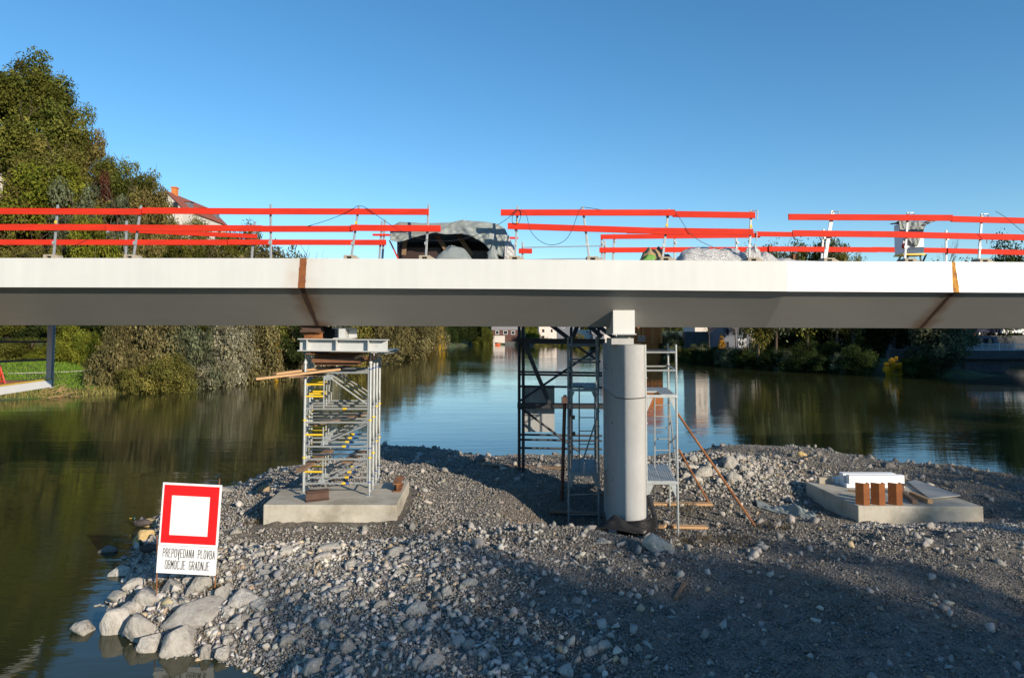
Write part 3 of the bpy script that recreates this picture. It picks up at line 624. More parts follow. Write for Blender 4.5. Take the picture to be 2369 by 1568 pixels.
def cloth(name, cx, cy, fn, nx_, ny_, mat, label=None, cat=None, parent=None, thick=.008, group=None):
    m = MB(); vs = [fn(i / (nx_ - 1), j / (ny_ - 1)) for j in range(ny_) for i in range(nx_)]
    m.add(vs, [(j * nx_ + i, j * nx_ + i + 1, (j + 1) * nx_ + i + 1, (j + 1) * nx_ + i) for j in range(ny_ - 1) for i in range(nx_ - 1)])
    o = m.build(name, mat, parent, smooth=True, loc=None if parent else (cx, cy, 0)); s_ = o.modifiers.new('s', 'SOLIDIFY'); s_.thickness = thick
    if label: tag(o, label, cat, group)
    return o
def fm(u, v):
    x = lerp(1.72, 3.25, u); y = lerp(15.05, 15.85, v); g = H(x, y); hump = .44 * math.exp(-((x - 2.25) / .38) ** 2) * (math.exp(-((v - .75) / .55) ** 2))
    return (x + .03 * math.sin(v * 17), y, g + .04 + hump + .03 * float(vnoise(x * 9, y * 9)) + .03 * math.sin(x * 22 + v * 3) * v)
cloth('membrane_sheet', 2.5, 15.4, fm, 40, 22, m_blackf, 'crumpled black membrane lying at the foot of the pier', 'sheet')

# ------------------------------------------------------------------ guard rails on the deck
DN, DF = 15.22, 17.95                                   # near and far rail distance
POSTS = [(134, 474, 124, 591, 1, 0), (326.6, 475.5, 308.6, 591, 1, 0), (626, 473, 627, 592, 0, 0), (830.5, 476, 812, 591, 1, 0), (992, 474, 985, 592, 1, 0), (1197.7, 477, 1191.5, 592, 1, 0),
         (1347.7, 478, 1364, 597, 1, 0), (1547, 483, 1532, 598, 1, 0), (1738, 486, 1733, 600, 1, 1), (1931, 486, 1911.5, 600, 1, 1), (2117, 486, 2109, 600, 1, 1), (2303.5, 486, 2296, 602, 1, 1)]
WHERE = ['with a yellow sticker, leftmost in the front railing', 'leaning right, second from the left in the front railing', 'upright and without a foot block, above the left weld', 'leaning right with a cable round its head, left of the tarpaulin',
         'standing in front of the grey tarpaulin', 'with coiled cables round it, right of the tarpaulin', 'leaning left where the cable loop hangs', 'beside the sacks on the deck', 'with two bent hooks over the crumpled film',
         'thick white, leaning right, right of the gap in the railing', 'standing before the covered box', 'rightmost in the front railing']
GP = 'posts of the front railing'
for (xt, yt, xb, yb, blk, hook), wh in zip(POSTS, WHERE):
    T, B = at(xt, yt, DN), at(xb, yb + 4, DN); dk = zy(YT, B.x, dfront(B.x)) ; B.z = dk
    dy = dfront(B.x) - 15.0; T.y += dy; B.y += dy
    e = empty('railing_post', B, 'grey metal railing post ' + wh, 'railing post', GP)
    wide = .075 if xt == 1931 else .046
    m = MB().bar(B, T, wide, .032, (0, 1, 0)); m.build('post_tube', m_alu if xt != 1931 else m_white, e, bevel=.004)
    ax = (T - B)
    for t in (.30, .56, .86):
        c = B + ax * t; MB().bar(c + Vector((-.012, -.03, -.035)), c + Vector((-.012, -.03, .035)), .06, .02, (0, 1, 0)).build('board_holder', m_galv, e)
    if xt in (134, 830.5, 1197.7, 1547, 1738):
        c = B + ax * .68; m = MB().bar(c + Vector((0, -.03, -.03)), c + Vector((0, -.03, .03)), .05, .004, (0, 1, 0)); m.build('sticker', m_yel, e)
    if hook:
        for t in (.93, .52):
            c = B + ax * t; h = Vector((.13, -.03, 0)); m = MB(); m.path([c + Vector((0, -.02, .03)), c + Vector((.03, -.03, .06)), c + h + Vector((-.01, 0, .06)), c + h + Vector((0, 0, .04)), c + h + Vector((-.01, 0, -.14))], .012, 6); m.build('hook', m_alu, e)
    if blk:
        c = Vector((B.x - (.01 if xt < 1300 else -.05), B.y, dk + .042)); m = MB(); w, dpt, hh = .235, .30, .084
        # front face with a slot
        m.box(c + Vector((-.085, 0, 0)), (.065, dpt, hh)); m.box(c + Vector((.085, 0, 0)), (.065, dpt, hh)); m.box(c + Vector((0, 0, .027)), (.105, dpt, .03)); m.box(c + Vector((0, .06, -.02)), (.105, .16, .06))
        m.extr([c + Vector((.118, -dpt / 2 + .03, -.042)), c + Vector((.118, -dpt / 2 + .03, .03)), c + Vector((.26, -dpt / 2 + .03, -.042))], (0, .16, 0))
        m.build('foot_block', m_block, e)
FAR = [(293, 511, 291, 595), (589, 513, 581, 600), (884, 511, 876, 600), (891, 508, 883, 600), (1421.5, 541, 1417, 603), (1392, 549, 1393, 603), (1399, 556, 1399, 603), (1561, 545, 1560, 603), (1703, 544, 1705, 603),
       (1914, 527, 1906, 604), (2219.5, 525.5, 2218.7, 608), (1209, 560, 1209, 603)]
FW = ['leftmost in the back railing', 'leaning right, second from the left in the back railing', 'left of a close pair beside the tarpaulin', 'right of a close pair beside the tarpaulin', 'in the back railing left of the sacks',
      'left one of a pair at the end of the back boards', 'right one of a pair at the end of the back boards', 'in the back railing by the black bag', 'in the back railing behind the clear film', 'half hidden behind the thick white post', 'by itself above the right weld', 'short one right of the tarpaulin']
for (xt, yt, xb, yb), wh in zip(FAR, FW):
    T, B = at(xt, yt, DF), at(xb, yb, DF); B = lerp(T, B, 1.02); B.z = zy(YT, B.x, 15) - .01; dy = dfront(B.x) - 15.0; T.y += dy; B.y += dy
    e = empty('railing_post', B, 'grey railing post ' + wh, 'railing post', 'posts of the back railing')
    MB().bar(B, T, .052, .035, (0, 1, 0)).build('post_tube', m_alu, e, bevel=.004)
    c = lerp(B, T, .8); MB().bar(c + Vector((.03, -.03, -.03)), c + Vector((.03, -.03, .03)), .05, .02, (0, 1, 0)).build('board_holder', m_galv, e)
def board(x1, y1, x2, y2, d, hpx, label, group, off=0.):
    s = d / FP; A, B = at(x1, y1, d), at(x2, y2, d); A.y += dfront(A.x) - 15 + off; B.y += dfront(B.x) - 15 + off
    o = MB().bar(A, B, .026, hpx * s, (0, 0, 1)).build('guard_board', m_red, loc=(A + B) / 2, bevel=.002)
    return tag(o, label, 'guard board', group)
GB = 'red boards of the front railing'
for i, (x1, y1, x2, y2, o, lb) in enumerate([
    (-60, 488.5, 335, 490, 0, 'red top board at the left edge of the front railing'),
    (330, 488, 632, 490, -.03, 'red top board second from the left in the front railing'),
    (629, 489, 992, 490.3, 0, 'red top board ending just in front of the grey tarpaulin'),
    (1158.5, 492.4, 1561, 492.8, -.03, 'red top board whose left end juts out right of the tarpaulin'),
    (1556, 495.5, 1747, 498, 0, 'short red top board ending at the gap in the railing'),
    (1823, 502.4, 2228, 498, -.03, 'red top board starting right after the gap in the railing'),
    (2225, 500, 2480, 502, 0, 'red top board at the right edge of the front railing'),
    (-60, 526, 252, 526, 0, 'red middle board at the left edge of the front railing'),
    (247, 527.5, 607, 529, -.03, 'red middle board laid over the leftmost middle one'),
    (603, 529.6, 817, 529.6, 0, 'red middle board above the left weld'),
    (812, 527.5, 1020, 529.5, -.03, 'short red middle board reaching past the tarpaulin post'),
    (1174.5, 523.5, 1582, 536.8, -.03, 'red middle board sloping down to the right above the sacks'),
    (1450, 533, 1742.5, 537, 0, 'red middle board ending at the hooked post before the gap'),
    (1833, 540, 2101, 539, -.03, 'red middle board crossing the thick white post'),
    (2097, 539, 2480, 542, 0, 'red middle board at the right edge of the front railing')]):
    board(x1, y1, x2, y2, DN - .06, 14.5, lb, GB, o)
GF = 'red boards of the back railing'
for x1, y1, x2, y2, h, o, lb in [
    (-90, 560.5, 540, 560.8, 12.5, 0, 'low red board along the left half of the back railing'),
    (528, 560.6, 894, 561.4, 12.5, -.03, 'low red board of the back railing ending left of the tarpaulin'),
    (300, 533.5, 595, 547, 10, 0, 'red board of the back railing sagging to the right under the front middle board'),
    (862, 543.3, 905, 543.8, 5, 0, 'thin red board end left of the tarpaulin'),
    (1163, 550.5, 1199, 550.8, 5, 0, 'thin red board end right of the tarpaulin'),
    (1200, 580.7, 1231, 580.9, 11.5, 0, 'stub of red board standing right of the tarpaulin'),
    (1389.5, 548, 1760, 544, 11, 0, 'upper red board of the back railing behind the sacks'),
    (1386.6, 578.6, 1790, 576, 12, 0, 'lower red board of the back railing behind the sacks'),
    (1750, 541.2, 1845, 541.2, 11.5, -.03, 'upper red board of the back railing seen in the gap'),
    (1780, 575.5, 2045, 574.5, 12, -.03, 'lower red board of the back railing behind the thick white post'),
    (2035, 573.5, 2226, 573.8, 12, 0, 'lower red board of the back railing behind the covered box'),
    (2222, 574.8, 2480, 577.5, 12.5, -.03, 'lower red board of the back railing at the right edge')]:
    board(x1, y1, x2, y2, DF - .05, h, lb, GF, o)
o = MB().tube(at(1209, 572.5, DF), at(1393, 569, DF), .013, 6).tube(at(1209, 601, DF), at(1393, 597.5, DF), .013, 6).build('guard_pipe', m_galv); tag(o, 'two thin grey pipes closing the gap in the back railing', 'pipe')
def wire(pts, d, label, r=.006, dd=0):
    P = [at(x, y, d) for x, y in pts]; Q = []
    for k in range(len(P) - 1):
        a, b, c, e = P[max(k - 1, 0)], P[k], P[k + 1], P[min(k + 2, len(P) - 1)]
        for i in range(6):
            t = i / 6; Q.append(.5 * ((2 * b) + (c - a) * t + (2 * a - 5 * b + 4 * c - e) * t * t + (3 * b - a - 3 * c + e) * t ** 3))
    Q.append(P[-1]); o = MB().path(Q, r, 5).build('cable', m_wire, smooth=True); return tag(o, label, 'cable', 'cables hung along the railing')
wire([(713, 523), (750, 512), (790, 497), (815, 484), (828, 477), (845, 480), (870, 497), (910, 524), (960, 549), (1010, 557), (1060, 555), (1120, 537), (1160, 515), (1197, 489)], DN - .1, 'black cable slung across the front of the grey tarpaulin')
wire([(1197, 487), (1216, 494), (1226, 530), (1240, 550), (1262, 564), (1285, 566), (1308, 555), (1323, 532), (1336, 497), (1345, 481), (1362, 481), (1392, 486)], DN - .1, 'black cable hanging in a deep loop right of the tarpaulin')
wire([(1195, 484), (1186, 500), (1186, 515), (1198, 517), (1205, 500), (1203, 486), (1190, 490), (1180, 498)], DN - .12, 'tangle of black cable tied round the post right of the tarpaulin')
wire([(1560, 485), (1572, 504), (1587, 527), (1600, 543), (1620, 558), (1650, 572), (1676, 580)], DN - .1, 'black cable running down behind the boards above the sacks')
wire([(2303, 489), (2325, 502), (2350, 523), (2375, 542), (2420, 570)], DN - .1, 'black cable running down from the rightmost post')
wire([(50, 592), (110, 580), (160, 573), (200, 555), (250, 527)], DN + .3, 'black cable lying along the left end of the railing')

# ------------------------------------------------------------------ things on the deck
def deckz(x): return zy(YT, x, dfront(x))
# tarpaulin shelter: frame + sheet
tx = lambda X, Y, d: at(X, Y, d)
ts = empty('tarpaulin_shelter', at(1040, 600, 16.3), 'grey tarpaulin shelter covering equipment on the bridge deck', 'shelter')
top = [(902, 523), (925, 512), (985, 516), (1045, 514), (1070, 508), (1085, 510), (1120, 512), (1150, 516), (1168, 527), (1174, 540)]
low = [(903, 556), (925, 561), (960, 548), (1000, 539), (1030, 542), (1068, 540), (1100, 552), (1118, 562), (1140, 585), (1172, 600)]
def tf(u, v):
    k = u * (len(top) - 1); xa = np.interp(k, range(len(top)), [p[0] for p in top]); ya = np.interp(k, range(len(top)), [p[1] for p in top])
    xb = np.interp(k, range(len(top)), [p[0] for p in low]); yb = np.interp(k, range(len(top)), [p[1] for p in low])
    w = .035 * float(fbm(u * 9 + v * 3, v * 2, 1.0, 3, 4)) + .045 * abs(float(fbm(u * 14 - v * 6, v * 4 + u * 3, 1.0, 2, 14)))
    if v < .5:                                          # the front flap
        t = v / .5; p = at(lerp(xb, xa, t), lerp(yb, ya, t), 15.75 + .10 * t); p.y -= w * (1.4 - t); return p
    t = (v - .5) / .5; p = at(xa, ya, 15.85); p = Vector((p.x, p.y + t * 1.6, p.z - .30 * t + w * .2 * t)); return p
cloth('tarpaulin', 0, 0, tf, 110, 40, m_tarp, parent=ts, thick=.006)
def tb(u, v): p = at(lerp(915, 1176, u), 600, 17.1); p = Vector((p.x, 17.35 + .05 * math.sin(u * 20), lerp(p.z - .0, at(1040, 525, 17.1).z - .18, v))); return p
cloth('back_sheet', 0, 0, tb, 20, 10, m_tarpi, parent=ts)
m = MB()
for X in (921, 1166): m.bar(at(X, 602, 15.95), at(X, 530, 15.95), .04, .04, (0, 1, 0))
for X in (921, 1166): m.bar(at(X, 602, 17.1), at(X, 535, 17.1), .04, .04, (0, 1, 0))
m.build('frame', m_dark, ts)
m = MB()
for a, b in (((1010, 545), (1042, 592)), ((1060, 545), (1092, 592)), ((938, 553), (934, 590))): m.bar(at(*a, 16.3), at(*b, 16.3), .10, .03, (0, 1, 0))
m.build('inner_plank', m_woodo, ts)
m = MB(); m.box(at(1100, 592, 16.6), (1.5, .5, .22)).box(at(975, 588, 16.7), (1.0, .5, .28)); m.build('stored_case', M('dark_case', (.035, .016, .013), .5), ts, bevel=.02)
m = MB(); m.bar(at(902, 558, 15.9), at(922, 600, 15.8), .02, .13, (0, 1, 0)); o = m.build('red_strip', m_red, ts)
def lumpf(X0, X1, Yt, d, dep, peak, seed, amp=.03):
    a, b = at(X0, 600, d), at(X1, 600, d)
    def f(u, v):
        x = lerp(a.x, b.x, u); zt = np.interp(u, [p[0] for p in peak], [p[1] for p in peak]); H0 = at((X0 + X1) / 2, Yt, d).z; dz = deckz(x)
        r = math.sin(min(1, v * 1.0) * math.pi) ** .7; y = d - dep / 2 + dep * v
        return (x + .02 * math.sin(v * 12 + u * 9), y, dz - .004 + (H0 - dz) * zt * r * (1 + amp * 4 * float(fbm(u * 6, v * 5, 1.0, 3, seed))))
    return f
cloth('covered_heap', 0, 0, lumpf(1008, 1094, 566, 15.55, .5, [(0, .15), (.22, .7), (.40, 1.0), (.52, .93), (.75, .75), (.93, .25), (1, .05)], 3), 26, 16, m_tarp, 'small pointed heap under a grey sheet in front of the shelter', 'covered heap')
cloth('bucket_cover', 0, 0, lumpf(1128, 1152, 566, 15.5, .22, [(0, .55), (.4, 1.0), (.7, .9), (1, .5)], 5), 16, 12, m_tarp, 'little grey cloth bundle on a bucket at the right end of the shelter', 'cloth bundle')
cloth('crumpled_sheet', 0, 0, lumpf(1166, 1196, 552, 15.9, .5, [(0, .9), (.4, 1.0), (.75, .6), (1, .2)], 6, .06), 24, 16, m_film, 'crumpled pale sheet slumped against the post right of the shelter', 'sheet')
m = MB(); c = at(1104, 598, 15.5); c.z = deckz(c.x) + .02; m.tube(c - Vector((0, 0, .02)), c + Vector((0, 0, .022)), .115, 18, .10); tag(m.build('lid', m_white, bevel=.004), 'white round lid lying on the deck edge before the shelter', 'lid')
cloth('paper_sack', 0, 0, lumpf(1480, 1528, 573, 15.5, .4, [(0, .05), (.2, .7), (.45, 1.0), (.8, .9), (1, .5)], 8, .03), 20, 14, m_paperb, 'brown paper sack leaning on the deck beside the black bag', 'sack')
cloth('green_sack', 0, 0, lumpf(1487, 1516, 588, 15.3, .12, [(0, .1), (.3, .9), (.7, 1), (1, .7)], 8, .03), 14, 10, m_green, 'green printed end of the sack leaning on the deck', 'sack')
cloth('rubbish_bag', 0, 0, lumpf(1508, 1562, 572, 15.65, .5, [(0, .5), (.25, 1.0), (.42, .9), (.5, .55), (.75, .5), (1, .1)], 9, .05), 26, 18, m_black, 'shiny black rubbish bag right of the paper sack', 'bag')
cloth('plastic_film', 0, 0, lumpf(1562, 1726, 575, 15.75, .9, [(0, .1), (.08, .7), (.2, 1.0), (.6, .95), (.85, .9), (1, .7)], 11, .05), 60, 24, m_film, 'long bundle of shiny clear plastic film lying on the deck', 'film bundle')
cloth('plastic_film', 0, 0, lumpf(1708, 1760, 570, 15.45, .4, [(0, .2), (.3, .8), (.6, 1.0), (.85, .9), (1, .3)], 12, .10), 34, 16, m_film, 'crumpled upright knot of clear film at the post before the gap', 'film bundle')
cloth('white_sheet', 0, 0, lumpf(1748, 1905, 583, 15.6, .5, [(0, .7), (.15, 1.0), (.3, .35), (.45, .5), (.6, .25), (.8, .3), (1, .05)], 14, .10), 60, 14, m_film, 'low crumpled white sheet trailing along the deck edge', 'sheet')
m = MB(); c = at(1836, 592, 15.9); c.z = deckz(c.x); m.box(c + Vector((.03, 0, .12)), (.12, .12, .24)).extr([c + Vector((-.32, 0, 0)), c + Vector((-.03, 0, .22)), c + Vector((-.03, 0, 0))], (0, .2, 0)); tag(m.build('rusty_block', m_rust), 'rusty steel block and wedge standing on the deck right of the gap', 'steel block')
# covered box on a stand
cb = empty('site_box', at(2117, 604, 16.0), 'white electrical box on a stand, wrapped in grey plastic at the top', 'electrical box')
a, b = at(2084, 590, 16.1), at(2140, 590, 16.1)
zt_, zb_ = at(2112, 516, 16.1).z, at(2112, 587, 16.1).z
MB().box(((a.x + b.x) / 2 + .03, 16.3, (zt_ + zb_) / 2), (b.x - a.x - .08, .38, zt_ - zb_)).build('cabinet', m_whitep, cb, bevel=.01)
MB().box(((a.x + b.x) / 2 + .03, 16.3, zb_ - .015), (b.x - a.x - .04, .42, .03)).build('base_rim', m_yel, cb)
for X in (2084, 2099, 2131, 2147): MB().bar(at(X + (2112 - X) * .12, 588, 16.2 if X in (2099, 2131) else 16.45), Vector((at(X, 605, 16.2).x, 16.2 if X in (2099, 2131) else 16.5, deckz(9.1) - .004)), .03, .03, (0, 1, 0)).build('leg', m_dark, cb)
MB().tube(at(2093, 567, 16.08), at(2091, 571, 15.98), .05, 10).build('socket', m_red, cb)
def cbf(u, v):
    top_ = zt_ + .035; X = lerp(2078, 2162 if v > .45 else 2146, u); p = at(X, 560, 16.1)
    yb_ = np.interp(u, [0, .12, .3, .5, .62, .8, 1], [545, 533, 556, 572, 568, 540, 508])
    z = lerp(at(X, yb_, 16.05).z, top_, min(1, v / .6)); y = 16.07 if v < .6 else 16.07 + (v - .6) * 1.1
    return (p.x, y - .03 * abs(math.sin(u * 21 + v * 4)) - .02 * float(fbm(u * 5, v * 5, 1, 3, 2)), z + .02 * float(fbm(u * 6, v * 6, 1, 3, 8)))
cloth('plastic_cover', 0, 0, cbf, 44, 22, m_tarp, parent=cb, thick=.004)

# ------------------------------------------------------------------ concrete slabs
def slab(name, tl, tr_, br_, bl, z, h, label, ch=.02):
    P = [gp(*q, z) for q in (bl, br_, tr_, tl)]; o = MB().prism([(p.x, p.y) for p in P], z - h, z).build(name, m_conc, loc=(P[0].x, P[0].y, z - h), bevel=ch); tag(o, label, 'concrete slab'); return P
S1 = slab('concrete_slab', (652, 1131), (947, 1113), (918, 1168), (609, 1167), 1.2, .55, 'thick cracked concrete slab carrying the shoring tower at left')
S2 = slab('concrete_slab', (1864, 1114), (2113, 1115), (2275, 1171), (1985, 1170), 1.02, .52, 'concrete slab at right holding three rusty stubs and white beams')
def crack(pts, z=None):
    m = MB(); vs = []
    for k, (X, Y) in enumerate(pts):
        p = gp(X, Y, z) if z else at(X, Y, gp(760, 1167, 1.2).y - .003); p.z += .0012 if z else 0
        w = Vector((.004, .004, 0)) if z else (Vector((0, 0, .004)) if abs(pts[-1][0] - pts[0][0]) > 30 else Vector((.004, 0, 0)))
        vs += [p - w, p + w]
    m.add(vs, [(2 * k, 2 * k + 1, 2 * k + 3, 2 * k + 2) for k in range(len(pts) - 1)]); return m
m = crack([(635, 1168), (650, 1162), (668, 1158), (690, 1160), (712, 1155), (735, 1158)], 1.2); tag(m.build('crack', m_dark), 'thin dark crack across the front left of the tower slab top', 'crack')
# I-stub pieces on slab 1
def stub(P, Q, w, h, mat, label, up=(0, 0, 1)):
    o = MB().ibeam(P, Q, w, h, .02, .014, up).build('steel_offcut', mat, loc=(Vector(P) + Vector(Q)) / 2, bevel=.002); return tag(o, label, 'steel offcut')
a, b = gp(704, 1163, 1.2), gp(758, 1157, 1.2); stub(a + Vector((0, .10, .12)), b + Vector((0, .10, .12)), .20, .22, m_rustd, 'dark brown steel beam offcut lying on the front left of the tower slab')
a, b = gp(918, 1138, 1.2), gp(926, 1119, 1.2); stub(a + Vector((0, 0, .10)), b + Vector((0, 0, .10)), .19, .19, m_rust, 'rusty steel beam offcut lying at the right edge of the tower slab')

# ------------------------------------------------------------------ shoring tower
tw = empty('shoring_tower', gp(780, 1140, 1.2), 'galvanised shoring tower with yellow rungs on the left concrete slab', 'shoring tower')
zt6 = lambda x, y: (568.6 + .3142 * x, 739.1 + .3142 * y)
DT0, DT1 = 16.75, 18.75
ZT = at(780, 838, DT0).z; ZB = 1.2
LX = (at(706, 900, DT0).x, at(722, 900, DT1).x); RX = (at(857, 900, DT0).x, at(878, 900, DT1).x)
rows = [0, .34, .67, 1.0]
def rowx(t): return lerp(LX[0], LX[1], t), lerp(RX[0], RX[1], t), lerp(DT0, DT1, t)
zf = lambda y6: at(780, 739.1 + .3142 * y6, DT0).z      # height from the zoomed drawing of the front frame
for t in rows:
    xl, xr, y = rowx(t); m = MB(); r = .026
    fr_ = empty('tower_frame', (xl, y, ZB)); fr_.parent = tw; fr_.location = parent_inv(tw) @ Vector((xl, y, ZB))
    m.tube((xl, y, ZB + .12), (xl, y, ZT), .034, 8).tube((xr, y, ZB + .12), (xr, y, ZT), .034, 8)
    m.tube((xr - .05, y, ZB + .25), (xr - .05, y, ZT - .1), .018, 6)
    for y6 in (392, 658, 757, 935, 1028, 1205): m.tube((xl, y, zf(y6)), (xr, y, zf(y6)), r - .002, 6)
    xi = lerp(xl, xr, .285)
    for a_, b_ in ((415, 655), (790, 933), (1030, 1200)): m.tube((xi, y, zf(b_)), (xi, y, zf(a_)), .018, 6)
    for (xa, ya), (xb, yb) in (((600, 415), (905, 640)), ((600, 905), (900, 765)), ((590, 1190), (895, 1040)), ((560, 925), (600, 880))):
        u0, u1 = (xa - 445) / 465, (xb - 445) / 465; m.tube((lerp(xl, xr, u0), y + .03, zf(ya)), (lerp(xl, xr, u1), y + .03, zf(yb)), .020, 6)
    for xa, ya in ((590, 905), (575, 1190), (600, 430)): m.box((lerp(xl, xr, (xa - 445) / 465), y, zf(ya)), (.16, .012, .10))
    m.build('frame_tubes', m_galv, fr_, smooth=False)
    one = lambda nm, mt, a_, b_, r_: MB().tube(a_, b_, r_, 8).build(nm, mt, fr_)
    for y6 in (478, 565, 848, 1120): one('yellow_rung', m_yel, (xl, y, zf(y6)), (xi, y, zf(y6)), .024)
    for y6 in (740, 1015):
        one('yellow_band', m_yel, (xl, y, zf(y6) - .018), (xl, y, zf(y6) + .018), .043); q6 = y6 - (0 if t < .5 else 60); one('yellow_band', m_yel, (xr, y, zf(q6) - .018), (xr, y, zf(q6) + .018), .043)
    for y6 in ((657, 934, 1205) if t < .1 else (934, 1205)): one('yellow_band', m_yel, (lerp(xl, xr, .58), y, zf(y6)), (lerp(xl, xr, .64), y, zf(y6)), .027)
    for y6 in (935, 1205): one('blue_band', m_blue, (lerp(xl, xr, .642), y, zf(y6)), (lerp(xl, xr, .69), y, zf(y6)), .027)
    for y6 in (365, 1195, 945): one('blue_band', m_blue, (xr, y, zf(y6) - .012), (xr, y, zf(y6) + .012), .042)
    for xx in (xl, xr):
        m = MB(); m.tube((xx, y, ZB + .012), (xx, y, ZB + .2), .02, 8).box((xx, y, ZB + .008), (.15, .15, .012)).tube((xx, y, ZB + .10), (xx, y, ZB + .13), .055, 8); m.build('foot_jack', m_galv, fr_)
        m = MB(); m.tube((xx, y, ZT), (xx, y, ZT + .20), .018, 8).tube((xx, y, ZT - .02), (xx, y, ZT + .03), .048, 8, .03).box((xx, y, ZT + .205), (.14, .12, .012)); m.build('head_jack', m_beamp, fr_)
for k in range(3):
    xl, xr, y = rowx(rows[k]); xl2, xr2, y2 = rowx(rows[k + 1])
    for a_, b_ in ((1205, 935), (935, 658), (658, 400)):
        MB().tube((xl, y, zf(a_)), (xl2, y2, zf(b_)), .016, 6).build('cross_brace', m_galv, tw); MB().tube((xr, y, zf(b_)), (xr2, y2, zf(a_)), .016, 6).build('cross_brace', m_galv, tw)
        MB().tube((xl, y, zf(a_) - .03), (xl2, y2, zf(a_) - .03), .016, 6).build('tie_bar', m_galv, tw); MB().tube((xr, y, zf(a_) - .03), (xr2, y2, zf(a_) - .03), .016, 6).build('tie_bar', m_galv, tw)
def plankc(A, B, w, t, mat, label, group=None, up=(0, 0, 1)):
    o = MB().bar(A, B, w, t, up).build('plank', mat, loc=(Vector(A) + Vector(B)) / 2, bevel=.003); return tag(o, label, 'plank', group)
Z6 = lambda x, y, d: at(*zt6(x, y), d)
plankc(Z6(70, 437, 15.9), Z6(690, 366, 16.9), .18, .045, m_wood, 'longest fresh timber plank sticking out left from the tower top')
plankc(Z6(210, 400, 16.35), Z6(650, 345, 17.6), .18, .045, m_wood, 'fresh plank lying behind the longest one at the tower top')
plankc(Z6(300, 425, 16.2), Z6(560, 402, 17.0), .18, .045, m_woodo, 'short plank lying under the longest one at the tower top')
plankc(Z6(560, 378, 16.9), Z6(740, 345, 17.9), .20, .045, m_woodo, 'broad brown plank end at the middle of the tower top')
plankc(Z6(485, 775, 16.9), Z6(900, 690, 18.4), .26, .04, m_woodo, 'weathered plank across the tower just above its middle')
plankc(Z6(400, 1110, 16.4), Z6(620, 960, 18.0), .20, .06, m_woodo, 'thick weathered plank poking out left from the lower tower')
plankc(Z6(745, 1050, 16.8), Z6(860, 960, 18.5), .26, .05, m_woodo, 'weathered plank lying in the right of the lower tower')
# beams above the tower
HB = lambda X, Y, d=16.55: at(X, Y, d)
za, zb_2 = HB(700, 783.5).z, HB(700, 812).z; hbeam = za - zb_2
e = empty('header_beam', HB(795, 798), 'white painted steel I-beam lying across the head of the shoring tower', 'steel beam')
A_, B_ = HB(694, 797.3), HB(897, 799.5, 16.35); MB().ibeam(A_, B_, .30, hbeam, .02, .012).build('beam', m_beamp, e)
m = MB(); ud = (B_ - A_).normalized(); nrm = Vector((-ud.y, ud.x, 0)).normalized()
for X in (715, 783, 856):
    c = A_ + (B_ - A_) * ((X - 694) / 203); m.box(c - nrm * .078, (.012, .142, hbeam - .042), Matrix((ud, nrm, ud.cross(nrm))).transposed())
m.build('stiffener', m_beamp, e)
e2 = empty('header_beam', HB(795, 798, 18.6), 'second steel beam lying across the back row of the shoring tower', 'steel beam')
MB().ibeam(HB(700, 795, 18.6), HB(890, 795, 18.5), .30, hbeam, .02, .012).build('beam', m_rustd, e2)
# cross beams under the header
for X, mt, lb in ((718, m_rust, 'rusty cross beam on the left jacks of the tower'), (884, m_galv, 'grey cross beam on the right jacks of the tower')):
    a, b = at(X, 823, 16.45), at(X + (1184 - X) * .11, 818, 18.7); z_ = (za - hbeam - .012 + ZT + .222) / 2; hh = (za - hbeam - .016) - (ZT + .214)
    a.z = b.z = z_; o = MB().ibeam(a, b, .20, max(.08, hh), .014, .010).build('cross_beam', mt, loc=(a + b) / 2); tag(o, lb, 'steel beam')
o = MB().box(at(788, 832, 17.2) , (1.15, .9, .10)).box(at(786, 820, 17.3), (1.2, .05, .17)).box(at(782, 840, 16.9), (1.1, .05, .10)).build('formwork_panel', m_woodb, loc=at(788, 832, 17.2)); tag(o, 'brown timber formwork panels packed under the header beam', 'formwork')
plankc(Z6(620, 240, 16.75), Z6(895, 245, 16.75), .10, .03, m_wood, 'fresh batten under the header beam')
plankc(Z6(893, 250, 16.72), Z6(805, 285, 16.72), .06, .06, m_wood, 'fresh short timber wedge under the right of the header beam', up=(0, 1, 0))
tz = za + .001; yb16 = zy(YW, -4.5, 16.32)
a, b = at(705, 0, 16.55).x, at(748, 0, 16.55).x
hst = (yb16 - tz) 
m = MB(); hz_ = hst * .50; xc = at(726, 780, 16.6).x; m.ibeam((xc - .22, 16.60, tz + hz_ / 2), (xc + .22, 16.55, tz + hz_ / 2), .2, hz_, .012, .012); tag(m.build('packing_block', m_rust, loc=(xc, 16.6, tz), bevel=.002), 'rusty steel block under the left plates on the header beam', 'steel block')
for k in range(5):
    h0 = tz + hz_ + hst * .098 * k + .001; hh = hst * .098 - .002; w = .44 + random.uniform(-.05, .07); o = MB().box((xc - .03 + random.uniform(-.03, .04), 16.65, h0 + hh / 2), (w, .42, hh), Matrix.Rotation(random.uniform(-.1, .1), 3, 'Z')).build('packing_plate', m_rustd, loc=(xc, 16.65, h0)); tag(o, ['lowest', 'second', 'middle', 'fourth', 'topmost'][k] + ' dark steel plate of the stack above the rusty block', 'steel plate', 'stack of packing plates')
xc = at(796, 780, 16.6).x; m = MB(); hz_ = hst * .86
